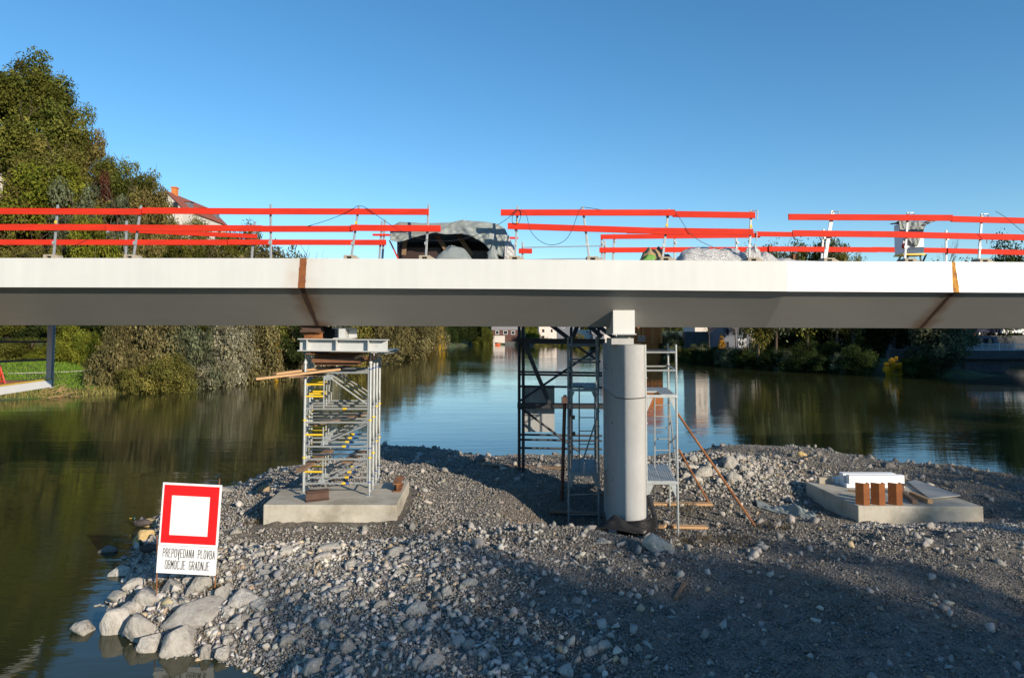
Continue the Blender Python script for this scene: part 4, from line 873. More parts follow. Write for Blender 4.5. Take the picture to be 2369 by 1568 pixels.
m.box((xc - .02, 16.62, tz + hz_ / 2), (.15, .3, hz_ - .044)).box((xc - .14, 16.75, tz + hz_ / 2), (.10, .012, hz_ - .044)).box((xc + .17, 16.75, tz + hz_ / 2), (.2, .012, hz_ - .044)).box((xc, 16.65, tz + .01), (.44, .4, .02)).box((xc, 16.65, tz + hz_ - .01), (.5, .4, .02)); tag(m.build('steel_stool', m_beamp, loc=(xc, 16.6, tz), bevel=.002), 'white steel stool standing on the header beam under the girder', 'steel stool')
c = at(889.5, 783.0, 16.6); c = at(775 + 0, 0, 16.6); xq = at(757, 780, 16.6).x; MB()
o = MB().box((at(757, 780, 17.6).x, 17.6, tz + hst * .48), (.5, .5, hst * .92)).build('packing_block', m_dark, loc=(xq, 17.6, tz)); tag(o, 'dark stack of packing behind the rusty block', 'steel block')

# ------------------------------------------------------------------ access scaffolds by the pier
def access(name, FL, FR, BL, BR, zg, ztop, levels, rails, mat, label, ladder=None):
    e = empty(name, ((FL[0] + FR[0]) / 2, (FL[1] + FR[1]) / 2, zg), label, 'scaffold tower')
    P = [Vector((*FL, 0)), Vector((*FR, 0)), Vector((*BR, 0)), Vector((*BL, 0))]
    V_ = lambda p, z: Vector((p.x, p.y, z))
    for k, p in enumerate(P):
        m = MB(); zz = ztop if k != 2 else ztop - .0; g = min(H(p.x, p.y) + .02, zg + .25) if k > 1 else H(p.x, p.y) + .01
        m.tube(V_(p, g), V_(p, zz), .025, 8)
        z = g + .5
        while z < zz: m.tube(V_(p, z - .008), V_(p, z + .008), .045, 8); z += 1.0
        m.build('upright', mat, e)
    for z in rails:
        for a, b in ((0, 1), (1, 2), (2, 3), (3, 0)): MB().tube(V_(P[a], z + (.01 if (a % 2) else 0)), V_(P[b], z + (.01 if (a % 2) else 0)), .022, 6).build('rail', mat, e)
    for z in levels:
        for a, b in ((0, 1), (2, 3)): MB().bar(V_(P[a], z - .04), V_(P[b], z - .04), .05, .06).build('ledger', mat, e)
        for s in (0, 1):
            a0, a1 = lerp(P[0], P[1], .04 + s * .47), lerp(P[0], P[1], .49 + s * .47); b0, b1 = lerp(P[3], P[2], .04 + s * .47), lerp(P[3], P[2], .49 + s * .47)
            m = MB(); f0 = .02 if not (ladder and s) else .02
            if ladder and s == ladder['side'] and z == levels[0]:
                a0, a1 = lerp(a0, b0, .45), lerp(a1, b1, .45)
            m.add([V_(a0, z), V_(a1, z), V_(b1, z), V_(b0, z), V_(a0, z - .035), V_(a1, z - .035), V_(b1, z - .035), V_(b0, z - .035)], [(0, 1, 2, 3), (4, 7, 6, 5), (0, 4, 5, 1), (1, 5, 6, 2), (2, 6, 7, 3), (3, 7, 4, 0)])
            for q in range(1, 6):
                c0, c1 = lerp(a0, a1, q / 6), lerp(b0, b1, q / 6); m.bar(V_(c0, z + .004), V_(c1, z + .004), .012, .008)
            m.build('deck_panel', mat, e)
        for k, s in ((0, 1), (1, -1)):
            d_ = (P[1] - P[0]).normalized() * s; MB().extr([V_(P[k], z - .08) + d_ * .03, V_(P[k], z - .38) + d_ * .03, V_(P[k], z - .08) + d_ * .16], (0, .012, 0)).build('gusset', mat, e)
    if ladder:
        a, b = Vector(ladder['a']), Vector(ladder['b']); w = Vector((ladder['w'] / 2, 0, 0)); m = MB(); m.tube(a - w, b - w, .018, 6).tube(a + w, b + w, .018, 6)
        nr = ladder['n']
        for k in range(nr): c = lerp(a, b, (k + .6) / nr); m.tube(c - w, c + w, .013, 6)
        m.build('ladder', mat, e)
    return e, P
zD = lambda Y, d, X=1530: at(X, Y, d).z
DR = 15.95
zu, zl = zD(912, DR), zD(1112, DR)
xr0, xr1 = at(1494.5, 1000, DR).x, at(1566, 1000, DR).x
eR, PR = access('access_scaffold', (xr0, DR), (xr1, DR), (xr0 + .25, DR + 1.95), (xr1 + .25, DR + 1.95), .6, zD(797, DR), [zu, zl], [zD(815, DR), zD(857, DR)], m_galv,
       'sunlit galvanised ladder scaffold standing right of the pier',
       dict(side=0, a=(at(1532, 1090, 17.3).x, 17.3, zl + .02), b=(at(1532, 912, 17.3).x, 17.3, zu + .0), w=.36, n=7))
m = MB(); Vz = lambda p, z: Vector((p.x, p.y, z))
m.tube(Vz(PR[1], zl + .1), Vz(PR[2], zu - .3), .02, 6); m.build('diagonal_brace', m_galv, eR); MB().tube(Vz(PR[2], zl + .5), Vz(PR[1], zu - .9), .02, 6).build('diagonal_brace', m_galv, eR)
DL = 17.45
zu2, zl2 = zD(898, DL, 1350), zD(1094, DL, 1350)
xl0, xl1 = at(1315, 1000, DL).x, at(1384, 1000, DL).x
eL, PL = access('access_scaffold', (xl0, DL), (xl1, DL), (xl0 + .25, DL + 1.95), (xl1 + .2, DL + 1.95), .2, zD(780, DL, 1350), [zu2, zl2], [zD(800, DL, 1350), zD(838, DL, 1350)], m_galv_shade,
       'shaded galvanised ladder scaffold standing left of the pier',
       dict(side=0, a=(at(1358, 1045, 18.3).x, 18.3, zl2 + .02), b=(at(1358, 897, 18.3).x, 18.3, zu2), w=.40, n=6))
for a, b in ((at(1314, 1190, DL), at(1384, 1190, DL)), (at(1314, 1144, DL), at(1384, 1142, DL))): MB().tube(a, b, .018, 6).build('rail', m_galv_shade, eL)
MB().tube(at(1386, 950, DL - .05), at(1350, 1060, DL + 1.0), .02, 6).build('diagonal_brace', m_galv, eL)
# raking pipes
def pipe(P, Q, r, mat, label, name='raking_pipe', grp=None):
    o = MB().tube(P, Q, r, 8).build(name, mat, loc=(Vector(P) + Vector(Q)) / 2); return tag(o, label, 'steel pipe', grp)
pipe(at(1567, 955, DR + .1), hit(1746, 1218) + Vector((0, 0, .03)), .026, m_rust, 'long rusty pipe bracing the right scaffold to the ground')
pipe(at(1571, 1040, DR + 1.2), hit(1640, 1165) + Vector((0, 0, .03)), .024, m_rust, 'shorter rusty pipe behind the long one at the right scaffold')
pipe(at(1307, 915, DL - .3), hit(1300, 1160) + Vector((0, 0, .03)), .045, m_rustd, 'dark rusty prop standing left of the shaded scaffold')
o = MB().box(at(1306, 925, DL - .32), (.14, .12, .14)).box(at(1326, 965, DL - .2), (.08, .08, .09)).box(at(1327, 1003, DL - .2), (.08, .08, .09)).build('scaffold_clamp', m_rustd); tag(o, 'dark clamps on the prop left of the shaded scaffold', 'clamps')
# planks under the scaffolds
def gplank(X1, Y1, X2, Y2, w, label, mat=m_wood):
    a, b = hit(X1, Y1), hit(X2, Y2); a.z = max(a.z, H(a.x, a.y)) + .05; b.z = max(b.z, H(b.x, b.y)) + .05; return plankc(a, b, w, .05, mat, label, 'planks on the ground under the scaffolds')
gplank(1504, 1169, 1648, 1170, .22, 'pale plank on the gravel under the back feet of the right scaffold')
gplank(1500, 1224, 1540, 1222, .20, 'short plank stub by the corrugated pipe')
gplank(1556, 1222, 1635, 1224, .20, 'plank under the front foot of the right scaffold')
gplank(1270, 1186, 1385, 1192, .20, 'dark plank in the shade under the left scaffold', m_woodo)
gplank(1110, 1078, 1310, 1086, .25, 'long plank lying along the back shore left of the pier', m_woodo)

# large dark frame behind the pier
DK = 21.2
lf = empty('steel_trestle', at(1290, 1085, DK), 'large dark steel trestle of pipes and beams standing behind the pier', 'trestle')
def k7(x, y): return (1175 + .3627 * x, 739 + .3627 * y)
A7 = lambda x, y, d=DK: at(*k7(x, y), d)
for x in (72, 98): MB().tube(Vector((A7(x, 900).x, DK, H(A7(x, 900).x, DK))), A7(x, -40), .045, 8).build('upright', m_dark, lf)
for x in (405, 580): MB().tube(Vector((A7(x, 900).x, DK + .6, H(A7(x, 900).x, DK + .6))), A7(x, -40, DK + .6), .045, 8).build('upright', m_dark, lf)
for y in (333, 350, 425, 733, 765, 818): MB().tube(A7(70, y, DK + .02), A7(600, y + 8, DK + .3), .032, 8).build('rail', m_dark, lf)
for y in (137, 548): MB().ibeam(A7(60, y, DK - .03), A7(620, y + 4, DK - .03), .14, .16, .012, .01).build('cross_beam', m_dark, lf)
MB().ibeam(A7(190, 20), A7(1000, 15), .16, .16).build('cross_beam', m_dark, lf)
for a, b in ((A7(105, 150, DK - .2), A7(265, 535, DK - .2)), (A7(275, 35), A7(400, 130)), (A7(445, 35), A7(405, 140)), (A7(510, 35), A7(600, 110)), (A7(560, 30), A7(700, 130))): MB().ibeam(a, b, .12, .12, up=(0, 1, 0)).build('diagonal_brace', m_dark, lf)
for a, b in ((A7(75, 520, DK - .1), A7(580, 180, DK - .1)), (A7(78, 560, DK - .1), A7(460, 845, DK - .1)), (A7(440, 170), A7(590, 270))): MB().tube(a, b, .034, 8).build('diagonal_brace', m_dark, lf)
pn = empty('site_board', A7(200, 700), 'grey flat panel fixed inside the dark trestle over the water', 'panel')
m = MB(); a, b = A7(106, 420, DK + .35), A7(298, 716, DK + .35); m.box(((a.x + b.x) / 2, DK + .35, (a.z + b.z) / 2), (b.x - a.x, .03, a.z - b.z)); m.build('panel', M('panel_grey', (.30, .31, .31), .6), pn)
m = MB(); m.box((a.x + .2, DK + .32, (a.z + b.z) / 2), (.05, .025, a.z - b.z)); m.build('batten', m_galv, pn)

# ------------------------------------------------------------------ stores on the right slab
Zp = 1.02
def pj(X, Y): return gp(X, Y, Zp)
for k, (X, lb) in enumerate(((1999, 'left'), (2035, 'middle'), (2075, 'right'))):
    p = pj(X, 1168.5); w = 27 * p.y / FP; hgt = at(X, 1118, p.y).z - Zp; m = MB(); a = w * .5; y = p.y
    m.extr([(p.x - a, y + .12, Zp), (p.x - a + .018, y + .135, Zp), (p.x - a * .02 + .008, y + .016, Zp), (p.x + a, y + .016, Zp), (p.x + a, y, Zp), (p.x - a * .02, y, Zp)], (0, 0, hgt))
    m.extr([(p.x + a - .016, y + .016, Zp), (p.x + a, y + .016, Zp), (p.x + a, y + .14, Zp), (p.x + a - .016, y + .14, Zp)], (0, 0, hgt))
    o = m.build('steel_stub', m_rusto, loc=(p.x, p.y, Zp)); tag(o, f'{lb} of the three rusty angle stubs standing on the right slab', 'steel stub', 'rusty stubs on the right slab')
WG = 'white beams stacked on the right slab'
def wbeam(X1, X2, Yb, z0, h, dep, label, y):
    a, b = at(X1, Yb, y).x, at(X2, Yb, y).x; e = MB(); e.box(((a + b) / 2, y + dep / 2, z0 + h / 2), (b - a, dep, h))
    for q in (-1, 1): e.box(((a + b) / 2, y - .002, z0 + h / 2 + q * (h / 2 - .012)), (b - a, .01, .018))
    o = e.build('white_beam', m_whitep, loc=((a + b) / 2, y, z0), bevel=.003); return tag(o, label, 'beam', WG)
yb_ = pj(1985, 1128).y; hh = (at(1985, 1099, yb_).z - Zp) / 3
for k in range(3): wbeam(1965 - (6 if k == 0 else 0), 2093, 1128, Zp + .001 + k * hh, hh - .004, .16, ['lowest', 'middle', 'topmost'][k] + ' white beam in the front stack on the right slab', yb_)
hh = (at(1985, 1094, yb_ + .3).z - Zp) / 3
for k in range(3): wbeam(1951, 2073, 1128, Zp + .001 + k * hh, hh - .004, .22, ['lowest', 'middle', 'topmost'][k] + ' white beam in the rear stack on the right slab', yb_ + .26)
wbeam(1934, 1960, 1128, Zp + .001, .14, .2, 'short dark ended white beam left of the stacks on the right slab', yb_ + .5)
p = pj(1901, 1119); o = MB().box((p.x + .05, p.y + .1, Zp + .08), (.20, .16, .155)).box((p.x + .23, p.y + .16, Zp + .075), (.15, .2, .15)).build('white_offcut', m_block, loc=(p.x, p.y, Zp), bevel=.003); tag(o, 'pale square offcut standing at the back left corner of the right slab', 'offcut')
a, b = pj(2090, 1146), pj(2117, 1166); plankc(a + Vector((0, 0, .05)), b + Vector((0, 0, .05)), .11, .10, m_woodo, 'grey timber block lying right of the rusty stubs')
a, b = pj(2108, 1146), pj(2152, 1165); plankc(a + Vector((0, 0, .05)), b + Vector((0, 0, .05)), .11, .10, m_wood, 'yellowish timber block, right one of two beside the rusty stubs')
p = [pj(2100, 1118), pj(2118, 1114), pj(2222, 1150), pj(2150, 1157)]; o = MB().prism([(q.x, q.y) for q in (p[3], p[2], p[1], p[0])], Zp + .03, Zp + .055).build('steel_sheet', M('grey_sheet', (.30, .30, .29), .7, var=.15), loc=p[0]); tag(o, 'dark edged flat sheet lying on the right half of the right slab', 'sheet')
plankc(pj(1962, 1136) + Vector((0, 0, .02)), pj(1985, 1138) + Vector((0, 0, .02)), .06, .03, m_woodo, 'thin wood offcut in front of the white beams')
o = MB().ibeam(pj(2070, 1143) + Vector((0, 0, .1)), pj(2088, 1141) + Vector((.15, .2, .1)), .2, .2).build('steel_offcut', m_rustd); tag(o, 'dark rusty beam offcut half hidden behind the rusty stubs', 'steel offcut')
# crumpled tarpaulin on the gravel
def gt(u, v):
    a, b = hit(1746, 1166), hit(1880, 1200); x = lerp(a.x, b.x, u); w = .18 + .22 * u; y = lerp(a.y, b.y, u) + (v - .5) * w * 2
    return (x, y, H(x, y) + .02 + (.05 + .14 * max(0, u - .45)) * math.sin(v * math.pi) * (1.2 + float(fbm(u * 7, v * 4, 1, 3, 3)) * 1.6))
cloth('crumpled_tarpaulin', 8, 16, gt, 44, 20, m_tarp, 'crumpled grey tarpaulin lying on the gravel left of the right slab', 'tarpaulin')

# ------------------------------------------------------------------ warning sign
sg = empty('prohibition_sign', hit(430, 1355), 'white board with a red framed square and black lettering, staked in the rocks', 'sign')
DS = 12.6
O_ = at(361, 1324, DS); u_ = (at(498, 1331, DS) - O_); W_ = u_.length; u_.normalize(); n_ = Vector((0, -1, 0)); v_ = u_.cross(-n_).normalized(); v_ = v_ if v_.z > 0 else -v_
HH = (at(370, 1115, DS) - O_).length
def sp(a, b, o=0.): return O_ + u_ * (a * W_) + v_ * (b * HH) + n_ * o
def spoly(pts, o, th=.001):
    return MB().extr([sp(a, b, o) for a, b in pts], n_ * th)
h1 = (1324 - 1260) / 209.
spoly([(0, 0), (1, 0), (1, h1 - .004), (0, h1 - .004)], -.02, .02).build('text_board', m_white, sg)
spoly([(0.005, h1 + .002), (1.005, h1 + .002), (1.005, 1), (0.005, 1)], -.02, .02).build('square_board', m_white, sg)
a0, b0, a1, b1 = .035, h1 + .028, .972, .978; ia0, ib0, ia1, ib1 = .175, h1 + .118, .820, .862
m = MB()
for q in ([(a0, b0), (a1, b0), (a1, ib0), (a0, ib0)], [(a0, ib1), (a1, ib1), (a1, b1), (a0, b1)], [(a0, ib0), (ia0, ib0), (ia0, ib1), (a0, ib1)], [(ia1, ib0), (a1, ib0), (a1, ib1), (ia1, ib1)]):
    m.add([sp(a, b, .003) for a, b in q], [(0, 1, 2, 3)])
m.build('red_frame', m_signred, sg)
LET = {'P': [[(0, 0), (0, 6), (3, 6), (4, 5), (4, 4), (3, 3), (0, 3)]], 'R': [[(0, 0), (0, 6), (3, 6), (4, 5), (4, 4), (3, 3), (0, 3)], [(2, 3), (4, 0)]], 'E': [[(4, 0), (0, 0), (0, 6), (4, 6)], [(0, 3), (3, 3)]],
       'O': [[(1, 0), (0, 1), (0, 5), (1, 6), (3, 6), (4, 5), (4, 1), (3, 0), (1, 0)]], 'V': [[(0, 6), (2, 0), (4, 6)]], 'D': [[(0, 0), (0, 6), (2.6, 6), (4, 4.6), (4, 1.4), (2.6, 0), (0, 0)]], 'A': [[(0, 0), (2, 6), (4, 0)], [(.7, 2), (3.3, 2)]],
       'N': [[(0, 0), (0, 6), (4, 0), (4, 6)]], 'L': [[(0, 6), (0, 0), (4, 0)]], 'B': [[(0, 0), (0, 6), (3, 6), (3.8, 5.2), (3.8, 3.8), (3, 3), (0, 3)], [(3, 3), (4, 2.2), (4, .8), (3, 0), (0, 0)]], 'M': [[(0, 0), (0, 6), (2, 2.4), (4, 6), (4, 0)]],
       'Č': [[(4, 5), (3, 6), (1, 6), (0, 5), (0, 1), (1, 0), (3, 0), (4, 1)], [(1.2, 8), (2, 7), (2.8, 8)]], 'J': [[(4, 6), (4, 1), (3, 0), (1, 0), (0, 1)]], 'G': [[(4, 5), (3, 6), (1, 6), (0, 5), (0, 1), (1, 0), (3, 0), (4, 1), (4, 3), (2.4, 3)]]}
def text(s, a, b, x0, y0, x1, h, y1=None):
    m = MB(); n = len(s); adv = (x1 - x0) / n; sx = adv * W_ * .62 / 4; sy = h * HH / 6; k = 0; y1 = y0 if y1 is None else y1
    for i, ch in enumerate(s):
        if ch == ' ': continue
        base = sp(x0 + adv * (i + .19), lerp(y0, y1, i / n), .002 + .00005 * i)
        for st in LET[ch]:
            for (p, q), (r_, t) in zip(st, st[1:]):
                A, B = base + u_ * p * sx + v_ * q * sy, base + u_ * r_ * sx + v_ * t * sy; dr = (B - A).normalized(); sd = dr.cross(n_) * .0058
                k += 1; o = n_ * (.00004 * (k % 7)); m.add([A - sd - dr * .005 + o, A + sd - dr * .005 + o, B + sd + dr * .005 + o, B - sd + dr * .005 + o], [(0, 1, 2, 3)])
    return m
text('PREPOVEDANA PLOVBA', 0, 0, .085, h1 - .125, .975, .090).build('lettering', m_letter, sg)
text('OBMOČJE GRADNJE', 0, 0, .135, h1 - .255, .895, .092).build('lettering', m_letter, sg)
m = MB()
for X0, Y0, X1, Y1 in ((364, 1240, 363, 1356), (508, 1107, 496, 1378)):
    b = at(X1, Y1, DS + .05); t_ = at(X0, Y0, DS + .045); m.tube(b - Vector((0, 0, .15)), t_, .011, 6)
m.build('stake', m_rust, sg)

# weeds and rotting plants in tufts
def tuft(X, Y, n, r, mat, label, fn=None, hgt=.10, flat=True):
    p = hit(X, Y, fn); m = MB()
    for i in range(n):
        x, y = p.x + random.gauss(0, r), p.y + random.gauss(0, r * .8); z = (fn or H)(x, y); a = random.uniform(0, 6.28); L_ = random.uniform(.05, .16); h = random.uniform(.01, hgt)
        d = Vector((math.cos(a), math.sin(a), 0)); s_ = Vector((-d.y, d.x, 0)) * .006; c = Vector((x, y, z + h * .5)); m.add([c - s_, c + s_, c + d * L_ + Vector((0, 0, h))], [(0, 1, 2)])
    o = m.build('dried_weed', mat); return tag(o, label, 'weed', 'clumps of dried weed on the rubble')
for X, Y, n_t, rr, lb in ((358, 1362, 260, .12, 'brown dried weed at the foot of the left sign stake'), (496, 1368, 220, .10, 'brown dried weed at the foot of the right sign stake'), (478, 1475, 160, .10, 'olive weed among the stones below the long flat slab'), (590, 1213, 150, .14, 'brown dried weed left of the tower slab'),
                   (1600, 1255, 500, .30, 'dark dried weed right of the big pale boulder'), (1795, 1222, 300, .30, 'dried weed around the foot of the long rusty pipe'), (1590, 1180, 300, .25, 'dried weed under the right scaffold'), (1700, 1250, 300, .3, 'dried weed below the foot of the rusty pipe'), (358, 1206, 120, .08, 'dried weed on top of the ochre rock')):
    tuft(X, Y, n_t, rr, m_weed, lb)
o = None
a, b = hit(1562, 1388), hit(1584, 1352); plankc(a + Vector((0, 0, .03)), b + Vector((0, 0, .03)), .05, .05, m_woodo, 'old brown stick lying on the dark gravel in the foreground')

# ------------------------------------------------------------------ ducks
def duck(X, Y, face, label):
    p = hit(X, Y); p.z = max(p.z, .0); e = empty('duck', p, label, 'duck', rz=face); m = MB()
    prof = [(-.26, .005, .05), (-.20, .03, .075), (-.10, .075, .09), (0, .10, .095), (.10, .095, .09), (.17, .07, .10), (.20, .045, .14), (.205, .033, .18), (.215, .036, .215), (.235, .034, .235), (.26, .02, .235), (.275, .012, .222)]
    pts = [Vector((x, 0, z)) for x, r, z in prof]; rs = [r for x, r, z in prof]
    m.path(pts, rs, 12); b = m.build('duck_body', M('duck_feathers', (.05, .04, .035), .7, var=.4, vs=14), None, smooth=True); b.parent = e
    m = MB(); m.path([Vector((.202, 0, .165)), Vector((.212, 0, .215)), Vector((.24, 0, .24)), Vector((.262, 0, .235))], [.037, .040, .039, .022], 12); h = m.build('head', M('duck_green', (.01, .03, .018), .35), None, smooth=True); h.parent = e
    m = MB(); m.box((.30, 0, .222), (.06, .028, .012)); h = m.build('beak', m_yel, None, bevel=.004); h.parent = e
    m = MB(); m.path([Vector((-.24, 0, .085)), Vector((-.1, 0, .115)), Vector((.06, 0, .12)), Vector((.13, 0, .09))], [.02, .07, .075, .03], 10); h = m.build('wing', M('duck_wing', (.07, .055, .05), .7, var=.3, vs=20), None, smooth=True); h.parent = e
duck(347, 1278, R(175), 'dark duck resting at the water edge just left of the sign')
duck(330, 1233, R(185), 'brownish duck sitting at the foot of the ochre rock left of the sign')

# ------------------------------------------------------------------ hanging work platform at the far left
wp = empty('work_platform', at(60, 895, 18), 'work platform hung under the bridge at the far left, white channel and orange floor', 'work platform')
A, B = at(117, 887, 20.0), at(-60, 915, 16.5)
zt1 = at(117, 878, 20.0).z; A = Vector((A.x, A.y, zt1 - .09)); B = Vector((B.x, B.y, zt1 - .09)); dr = (B - A).normalized()
m = MB(); m.bar(A + Vector((0, 0, -.012)), B + Vector((0, 0, -.012)), .05, .205).build('edge_beam', m_whitep, wp)
m = MB(); up = Vector((0, 0, .108)); m.bar(A + up, B + up, .07, .034).build('yellow_edge', m_yelt, wp)
sdv = Vector((-dr.y, dr.x, 0)); sdv = sdv if sdv.x < 0 else -sdv
P4 = [A + sdv * .04, B + sdv * .04, B + sdv * 1.6 + dr * 1, A + sdv * .3]
P4 = [A + sdv * .035, B + sdv * .035, B + sdv * 3.4, A + sdv * 3.4]
m = MB(); m.extr([Vector((q.x, q.y, zt1 - .03)) for q in P4], (0, 0, .025)).build('floor', m_orgd, wp)
m = MB(); m.ibeam(at(114.5, 897, 20.05), Vector((at(114.5, 897, 20.05).x, 20.05, 5.6)), .14, .14, up=(0, 1, 0)); m.build('hanger_post', m_beamp, wp)
m = MB(); m.ibeam(Vector((at(113.5, 897, 20).x - .1, 20.05, 5.62)), Vector((at(113.5, 897, 20).x + .1, 16.0, 5.62)), .12, .12)
for y1, y2 in ((791, 790), (831.5, 837)):
    m.bar(at(107, y1, 20.05), at(-60, lerp(y1, y2, 1.4), 19.4), .03, .06)
m.build('hand_rail', m_dark, wp)
sl_ = empty('step_ladder', at(10, 885, 18.3), 'red step ladder standing on the orange floor at the left edge', 'ladder')
m = MB(); m.tube(at(14, 893, 18.6), at(-5, 832, 18.7), .022, 6).tube(at(-30, 893, 18.0), at(-18, 830, 18.3), .022, 6).tube(at(5, 884, 18.8), at(-6, 830, 18.4), .018, 6)
m.build('stile', m_redl, sl_); m = MB()
for y in (882, 866, 850): m.tube(at(14 - (893 - y) * .3, y, 18.05), at(-26, y, 18.05), .018, 6)
m.build('rung', m_redl, sl_)

# ------------------------------------------------------------------ trees
def crown_mesh(seed, kind, nleaf, leaf):
    """crown inside a unit box: centre 0, radii about 1; leaves gathered in clumps on uneven boughs"""
    rg = np.random.default_rng(seed)
    if kind == 'cone':
        h = rg.uniform(-1, 1, 70); rad = (1 - (h + 1) / 2) ** .75 * .85 + .06; a = rg.uniform(0, 6.28, 70)
        cc = np.stack([np.cos(a) * rad * rg.uniform(.45, 1, 70), np.sin(a) * rad * rg.uniform(.45, 1, 70), h], -1); cr = rg.uniform(.10, .24, 70) * (1.25 - (h + 1) / 2 * .8)
    else:
        nb = {'round': 62, 'loose': 34, 'bush': 80, 'thin': 26}[kind]
        d = rg.normal(0, 1, (nb, 3)); d /= np.linalg.norm(d, axis=1)[:, None]
        lob = 1 + .22 * np.sin(d[:, 0] * 3.1 + seed) + .18 * np.cos(d[:, 1] * 4.3 + seed * 2) + rg.normal(0, .07, nb)
        cc = d * (rg.random(nb) ** .42)[:, None] * lob[:, None] * .78
        if kind == 'bush': cc[:, 2] = cc[:, 2] * .8 - .1
        else: cc[:, 2] = np.where(cc[:, 2] < -.45, cc[:, 2] * .8, cc[:, 2])
        cr = rg.uniform(.16, .34, nb) * {'round': 1, 'loose': .72, 'bush': .85, 'thin': .6}[kind]
    w = cr ** 2; w /= w.sum(); k = rg.choice(len(cc), nleaf, p=w)
    d = rg.normal(0, 1, (nleaf, 3)); d /= np.linalg.norm(d, axis=1)[:, None]; rad = np.abs(rg.normal(.85, .25, nleaf)); 
    if kind in ('loose', 'thin'): rad = rg.random(nleaf) ** .5 * 1.25
    d[:, 2] *= .75
    P = cc[k] + d * (rad * cr[k])[:, None]
    nrm = d + np.array([0, 0, .5]) + rg.normal(0, .55, (nleaf, 3)); nrm /= np.linalg.norm(nrm, axis=1)[:, None]
    t = np.cross(nrm, rg.normal(0, 1, (nleaf, 3))); t /= np.linalg.norm(t, axis=1)[:, None]; b = np.cross(nrm, t)
    s = leaf * rg.uniform(.6, 1.35, nleaf)[:, None]; V = np.stack([P - t * s, P - b * s * .55, P + t * s, P + b * s * .55], 1).reshape(-1, 3)
    F = np.arange(nleaf * 4).reshape(-1, 4); ct = rg.uniform(.5, 1.38, len(cc))[k]; tone = ct * rg.uniform(.65, 1.3, nleaf); mixv = np.clip(rg.uniform(0, 1, len(cc))[k] * .7 + rg.uniform(-.2, .45, nleaf), 0, 1)
    o = npmesh('crown', V, F, None, np.stack([tone, mixv, tone], -1)); me = o.data; bpy.data.objects.remove(o); return me
def trunk_mesh(seed, bare=False):
    rg = random.Random(seed); m = MB(); m.path([(0, 0, -1.6), (rg.uniform(-.03, .03), 0, -.9), (rg.uniform(-.06, .06), .02, -.3), (rg.uniform(-.1, .1), 0, .45)], [.075, .055, .042, .015], 7)
    def limb(p, d, L, r, dep):
        q = p + d * L; m.path([p, (p + q) / 2 + Vector((rg.gauss(0, .04), rg.gauss(0, .04), 0)) * L * 2, q], [r, r * .75, r * .45], 5)
        if dep: 
            for _ in range(3 if bare else 2): limb(lerp(p, q, rg.uniform(.5, 1)), (d + Vector((rg.gauss(0, .5), rg.gauss(0, .5), rg.gauss(.15, .3)))).normalized(), L * .62, r * .5, dep - 1)
    for k in range(9 if bare else 7):
        a = k * 2.4 + rg.uniform(-.3, .3); z = rg.uniform(-.6, .3); limb(Vector((0, 0, z)), Vector((math.cos(a), math.sin(a), rg.uniform(.4, 1.0))).normalized(), rg.uniform(.4, .75), .022, 3 if bare else 1)
    o = m.build('trunk', m_bark); me = o.data; bpy.data.objects.remove(o); return me
CR = {k: [crown_mesh(20 + i + 10 * j, k, n, lf) for i in range(c)] for j, (k, n, lf, c) in enumerate((('round', 16000, .036, 5), ('loose', 7000, .034, 4), ('bush', 16000, .028, 4), ('cone', 7000, .04, 2), ('thin', 1600, .040, 2)))}
TRK = [trunk_mesh(s) for s in range(4)]; TRB = [trunk_mesh(40 + s, True) for s in range(3)]
for me in [q for l in CR.values() for q in l]: me.materials.append(m_grassb)
LM = dict(green=leafmat('leaf_green', (0.077, 0.099, 0.021), (0.155, 0.145, 0.030)), olive=leafmat('leaf_olive', (0.122, 0.125, 0.033), (0.215, 0.179, 0.046)), brown=leafmat('leaf_brown', (0.147, 0.108, 0.044), (0.192, 0.166, 0.050)),
          ygreen=leafmat('leaf_yellow_green', (0.122, 0.155, 0.022), (0.216, 0.208, 0.029)), grey=leafmat('leaf_grey_green', (0.110, 0.132, 0.072), (0.165, 0.176, 0.099)), dred=leafmat('leaf_dark_red', (.075, .028, .020), (.11, .05, .03)),
          silver=leafmat('leaf_silver', (0.184, 0.168, 0.092), (0.389, 0.367, 0.270)), willow=leafmat('leaf_willow', (0.128, 0.113, 0.044), (0.216, 0.182, 0.084)), yellow=leafmat('leaf_yellow', (.62, .36, .02), (.75, .48, .04)),
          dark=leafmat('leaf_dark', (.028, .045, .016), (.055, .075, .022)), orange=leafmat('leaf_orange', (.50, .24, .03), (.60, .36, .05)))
def tree(name, kind, mat, x, y, z0, z1, rx, label, cat='tree', group=None, ry=None, trunkvis=True, seedk=None, low=.25, bare=False):
    """z0 ground, z1 top; the crown fills from low to the top"""
    h = z1 - z0; cz0 = z0 + h * low; rz = (z1 - cz0) / 2 / (1.0 if kind != 'cone' else 1.08); ry = ry or rx
    e = empty(name, (x, y, z0), label, cat, group)
    if kind:
        c = bpy.data.objects.new('crown', random.choice(CR[kind]) if seedk is None else CR[kind][seedk % len(CR[kind])]); COL.objects.link(c); c.parent = e
        c.location = (0, 0, cz0 + rz - z0); c.scale = (rx, ry, rz * (1.28 if kind == 'bush' else 1)); c.rotation_euler = (0, 0, random.uniform(0, 6.28)) if abs(rx - ry) < .01 else (0, 0, 0)
        c.material_slots[0].link = 'OBJECT'; c.material_slots[0].material = LM[mat]
    t = bpy.data.objects.new('trunk', random.choice(TRB if bare else TRK)); COL.objects.link(t); t.parent = e; cc = cz0 + rz - z0
    t.location = (0, 0, cc); sc = cc / 1.55; t.scale = (min(rx * .95, sc, 3.0), min(ry * .95, sc, 3.0), sc * (.85 if kind == 'bush' else 1))
    return e
